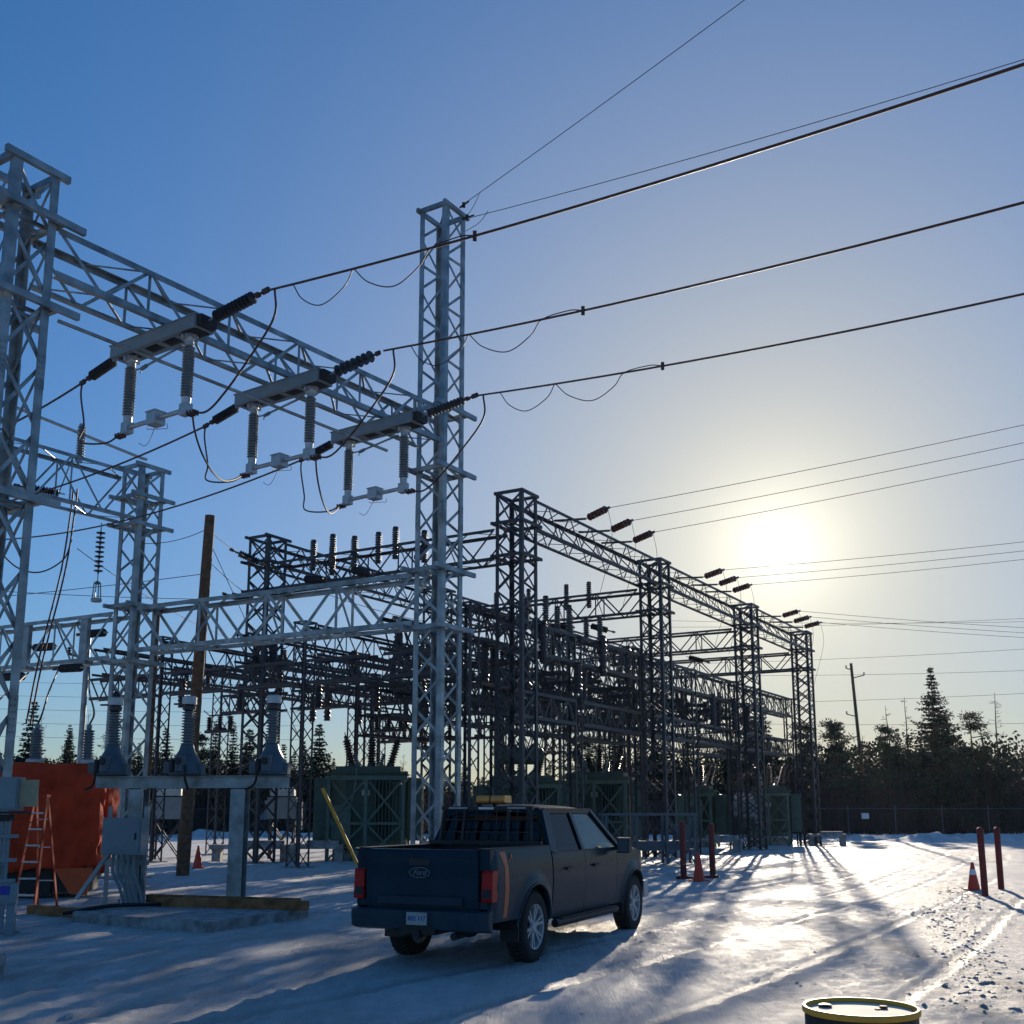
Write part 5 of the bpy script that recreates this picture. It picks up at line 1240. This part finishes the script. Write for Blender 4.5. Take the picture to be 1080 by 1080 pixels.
# wheels
for c in (0, WB):
    for sy in (-1, 1):
        b = MB(); yc = sy*.875; pr = [(.27, -.125), (.31, -.135), (.38, -.137), (.412, -.12), (WR, -.09), (WR, .09), (.412, .12), (.38, .137), (.31, .135), (.27, .125), (.268, 0)]
        b.lathe(pr + [pr[0]], 40, (c, yc, WR), 'y', caps=False)
        for k in range(36):
            a = 2*math.pi*k/36
            for q, oy in ((0, -.075), (.5, 0), (0, .075)):
                aa = a + q*2*math.pi/36; b.box((c + WR*math.cos(aa), yc + oy, WR + WR*math.sin(aa)), (.030, .055, .030))
        ty = b.build('tyre', rubber, tk, True)
        b = MB(); b.lathe([(.268, -.12), (.272, -.13), (.255, -.12), (.245, -.05), (.245, .05), (.255, .12), (.272, .13), (.268, .12)], 36, (c, yc, WR), 'y', caps=False)
        yo = yc + sy*.085
        for k in range(6):
            for da in (-.17, .17):
                a = 2*math.pi*k/6 + .3 + da*.55; a2 = 2*math.pi*k/6 + .3 + da
                b.bar((c + .06*math.cos(a), yo, WR + .06*math.sin(a)), (c + .255*math.cos(a2), yo + sy*.02, WR + .255*math.sin(a2)), .03, .03, (0,1,0))
        b.lathe([(.001, -.03), (.06, -.03), (.075, -.01), (.075, .01), (.05, .03), (.001, .035)], 18, (c, yo, WR), 'y'); rm = b.build('rim', chrome, tk, True)
        b = MB(); b.lathe([(.001, -.01), (.17, -.01), (.17, .01), (.001, .01)], 24, (c, yc + sy*.02, WR), 'y'); b.build('brake_disc', black, rm)
# mud flaps, running boards
for sy in (-1, 1):
    for x, h_ in ((-.50, .36), (3.50, .30)): b = MB(); b.box((x, sy*.86, .46), (.02, .26, h_)); b.build('mud_flap', trim, tk)
for sy in (-1, 1):
    b = MB(); b.tube([(.72, sy*.97, .40), (3.2, sy*.97, .40)], [.055, .055], 10); b.box((1.95, sy*.965, .455), (2.2, .13, .014))
    for x in (1.0, 1.95, 2.9): b.bar((x, sy*.94, .42), (x, sy*.6, .5), .06, .03)
    b.build('running_board', trim, tk)
# bonnet, cowl, front
b = MB(); n = 14; K = 14; vs = []
for i in range(n+1):
    x = 3.27 + (4.90-3.27)*i/n; w_ = hw(x, hoodl(x)) - .012
    for k in range(K+1):
        t = k/K*2-1; vs.append((x, t*w_, hoodl(x) + .004 + .085*(1-abs(t)**2.4) - .05*max(0, (x-4.5)/.4)**2*(1-abs(t)**4) + .012*(1 if .55 < abs(t) < .75 else 0)))
b.add(vs, [(i*(K+1)+k, i*(K+1)+k+1, (i+1)*(K+1)+k+1, (i+1)*(K+1)+k) for i in range(n) for k in range(K)]); b.build('bonnet', navy, tk, True)
b = MB(); b.box((4.93, 0, .95), (.06, 1.35, .46)); b.box((4.98, 0, .92), (.05, 1.1, .05)); b.box((4.98, 0, 1.04), (.05, 1.1, .05)); b.build('grille', chrome, tk)
for sy in (-1, 1): b = MB(); b.box((4.86, sy*.72, 1.0), (.14, .17, .3)); b.build('headlamp', chrome, tk)
b = MB(); b.prism([(-.92, .46), (-.80, .44), (.80, .44), (.92, .46), (.92, .72), (-.92, .72)], 4.80, 5.03, 'yz'); b.build('front_bumper', chrome, tk)
# greenhouse
RZ = 1.915
xb0, xr0, xr1, xw = .665, .86, 2.62, 3.52
yB, yR = .945, .70
S = lambda x, z: yB + (yR + .02 - yB)*(z-1.29)/(RZ-.06-1.29)
ro = MB(); n = 16; K = 12; vs = []
for i in range(n+1):
    t = i/n; x = xr0 - .07 + (xr1 + .12 - xr0)*t
    edge = .030*math.cos((t-.45)*2.4) - .03 - (.05*((t-.9)/.1)**2 if t > .9 else 0) - (.045*((.08-t)/.08)**2 if t < .08 else 0)
    for k in range(K+1):
        q = k/K*2-1; vs.append((x, q*(yR+.035), RZ - .045 + .062*(1-abs(q)**2.6) + edge))
N2 = len(vs); vs += [(x, y, z-.045) for x, y, z in vs]
fs = []
for o_ in (0, N2): fs += [(o_+i*(K+1)+k, o_+i*(K+1)+k+1, o_+(i+1)*(K+1)+k+1, o_+(i+1)*(K+1)+k) for i in range(n) for k in range(K)]
bd = [k for k in range(K+1)] + [i*(K+1)+K for i in range(1, n+1)] + [n*(K+1)+k for k in range(K-1, -1, -1)] + [i*(K+1) for i in range(n-1, 0, -1)]
fs += [(bd[i], bd[(i+1) % len(bd)], N2+bd[(i+1) % len(bd)], N2+bd[i]) for i in range(len(bd))]
ro.add(vs, fs); rf = ro.build('roof', navy, tk, True)
zr = RZ - .085
pb = MB()
for sy in (-1, 1):
    P_ = lambda x, z: (x, sy*S(x, z), z)
    pb.bar(P_(xb0+.03, 1.29), P_(xr0+.02, zr), .06, .16, (1,0,0)); pb.bar(P_(xb0+.10, 1.29), P_(xr0+.10, zr), .05, .14, (1,0,0))     # rear pillar
    pb.bar(P_(1.85, 1.29), P_(1.83, zr), .045, .10, (1,0,0))                                # centre pillar
    pb.bar(P_(xw-.06, 1.28), P_(xr1+.06, zr+.015), .06, .075, (1,0,0))                       # windscreen pillar
    pb.bar(P_(xr0, zr+.01), P_(xr1+.05, zr+.01), .05, .07)
    pb.bar(P_(xb0+.02, 1.288), P_(xw-.05, 1.288), .05, .035)
pb.bar((xb0+.03, -.88, 1.30), (xb0+.03, .88, 1.30), .05, .10); pb.bar((xr0-.02, -.68, zr+.02), (xr0-.02, .68, zr+.02), .06, .07)
pb.bar((xw-.02, -.88, 1.27), (xw-.02, .88, 1.27), .12, .06); pb.bar((xr1+.07, -.68, zr+.01), (xr1+.07, .68, zr+.01), .06, .05)
pb.box((.66, 0, 1.0), (.03, 1.84, .64)); pb.box((.655, 0, 1.32), (.03, 1.80, .06))
pb.build('cab_frame', navy, tk)
def pane(name, pts, m, parent, t=.006):
    b = MB(); p = [V(q) for q in pts]; nn = (p[1]-p[0]).cross(p[-1]-p[0]).normalized()*t; n_ = len(p)
    b.add(p + [q - nn for q in p], [tuple(range(n_)), tuple(range(2*n_-1, n_-1, -1))] + [(i, (i+1) % n_, n_+(i+1) % n_, n_+i) for i in range(n_)]); return b.build(name, m, parent)
for sy in (-1, 1):
    Q = lambda x, z: (x, sy*(S(x, z)-.005), z)
    pane('rear_side_window', [Q(.84, 1.30), Q(1.80, 1.30), Q(1.785, zr), Q(1.0, zr)], glass_d, tk)
    pane('front_side_window', [Q(1.90, 1.30), Q(xw-.13, 1.30), Q(xr1+.02, zr), Q(1.88, zr)], glass_c, tk)
pane('rear_window', [(xb0+.025, -.80, 1.35), (xb0+.025, .80, 1.35), (xr0-.035, .66, zr-.005), (xr0-.035, -.66, zr-.005)], glass_d, tk)
pane('windscreen', [(xw-.01, -.84, 1.30), (xw-.01, .84, 1.30), (xr1+.09, .67, zr), (xr1+.09, -.67, zr)], glass_c, tk)
# inside: seats, dash, wheel
for x, yy in ((1.25, (-.42, 0, .42)), (2.25, (-.42, .42))):
    for y in yy:
        b = MB(); b.bar((x+.1, y, .85), (x-.12, y, 1.42), .42, .16, (1,0,0)); b.box((x+.3, y, .86), (.5, .45, .16)); st_ = b.build('seat', seatm, tk)
        b = MB(); b.box((x-.15, y, 1.55), (.10, .26, .18)); b.build('headrest', seatm, st_)
b = MB(); b.box((3.3, 0, 1.15), (.4, 1.7, .26)); b.box((1.95, 0, .72), (2.5, 1.7, .06)); b.build('dashboard', seatm, tk)
b = MB(); b.tube([(2.95 + .07*math.sin(a), .42 + .19*math.cos(a), 1.25 + .18*math.sin(a)) for a in [2*math.pi*k/20 for k in range(21)]], .016, 6); b.build('steering_wheel', seatm, tk, True)
for sy in (-1, 1):
    b = MB(); b.bar((3.12, sy*.93, 1.27), (3.10, sy*1.09, 1.30), .07, .05); b.prism([(3.03, 1.22), (3.16, 1.24), (3.19, 1.36), (3.14, 1.45), (3.04, 1.44)], sy*1.07, sy*1.27, 'xz'); mi = b.build('door_mirror', trim, tk)
    b = MB(); b.box((3.027, sy*1.17, 1.335), (.008, .17, .19)); b.build('mirror_glass', greyd, mi)
# cab guard with beacon
b = MB(); gx = .50
for y in (-.72, -.36, .36, .72): b.bar((gx, y, 1.40), (gx+.06, y*.95, 1.86), .045, .045)
b.bar((gx+.06, -.72, 1.875), (gx+.06, .72, 1.875), .06, .05); b.bar((gx, -.88, 1.425), (gx, .88, 1.425), .06, .05)
for k in range(9):
    y = -.66 + 1.32*k/8; b.bar((gx+.005, y, 1.44), (gx+.055, y*.97, 1.86), .012, .012)
for k in range(2): z = 1.56 + .16*k; b.bar((gx+.01+.012*k, -.7, z), (gx+.01+.012*k, .7, z), .012, .012)
for y in (-.12, .12): b.bar((gx+.06, y, 1.89), (gx+.08, y, 1.94), .05, .05)
cg = b.build('cab_guard', black, tk)
for y0, y1 in ((-.62, -.34), (.30, .60)): b = MB(); b.box((gx+.026, (y0+y1)/2, 1.876), (.012, y1-y0, .018)); b.build('led_strip', chrome, cg)
b = MB(); b.box((gx+.03, .0, 1.872), (.016, .24, .03)); b.build('stop_lamp', white, cg)
b = MB(); pr = [(-.1, 1.945), (.1, 1.945), (.12, 1.965), (.11, 2.02), (.085, 2.04), (-.085, 2.04), (-.11, 2.02), (-.12, 1.965)]
b.prism([(x + gx+.08, z) for x, z in pr], -.32, .13, 'xz'); bc = b.build('beacon_bar', amber, tk)
b = MB(); b.prism([(x*1.03 + gx+.08, 1.99 + (z-1.99)*1.06) for x, z in pr], -.10, -.08, 'xz'); b.box((gx+.08, -.09, 1.938), (.18, .5, .016)); b.build('beacon_base', black, bc)
# orange stripe down the box side
for sy in (-1, 1):
    b = MB(); vs = []; M_ = 20
    for k in range(M_+1):
        z = .60 + (1.36-.60)*k/M_; sk = -.07*max(0, (z-1.18)/.18); w_ = .055 if z < 1.22 else .055 + .03*(z-1.22)/.14
        for x in (-.86 + sk - w_, -.86 + sk + w_): vs += [(x, sy*(hw(x, z)+.004), z)]
    for k in range(M_+1):
        for q in (0, 1): v = vs[2*k+q]; vs.append((v[0], v[1]-sy*.003, v[2]))
    o_ = 2*(M_+1)
    b.add(vs, [(2*k, 2*k+1, 2*k+3, 2*k+2) for k in range(M_)] + [(o_+2*k, o_+2*k+2, o_+2*k+3, o_+2*k+1) for k in range(M_)] + [(2*k, 2*k+2, o_+2*k+2, o_+2*k) for k in range(M_)] + [(2*k+1, o_+2*k+1, o_+2*k+3, 2*k+3) for k in range(M_)]); b.build('stripe_decal', decal, tk, True)
    b = MB(); yo = sy*(hw(-.66, 1.26)+.003); tri = [(-.78, 1.20), (-.70, 1.33), (-.66, 1.20)]
    for i in range(3):
        a, c_ = tri[i], tri[(i+1) % 3]; b.bar((a[0], yo, a[1]), (c_[0], yo, c_[1]), .016, .004, (0,1,0))
    b.build('logo_decal', decal, tk)
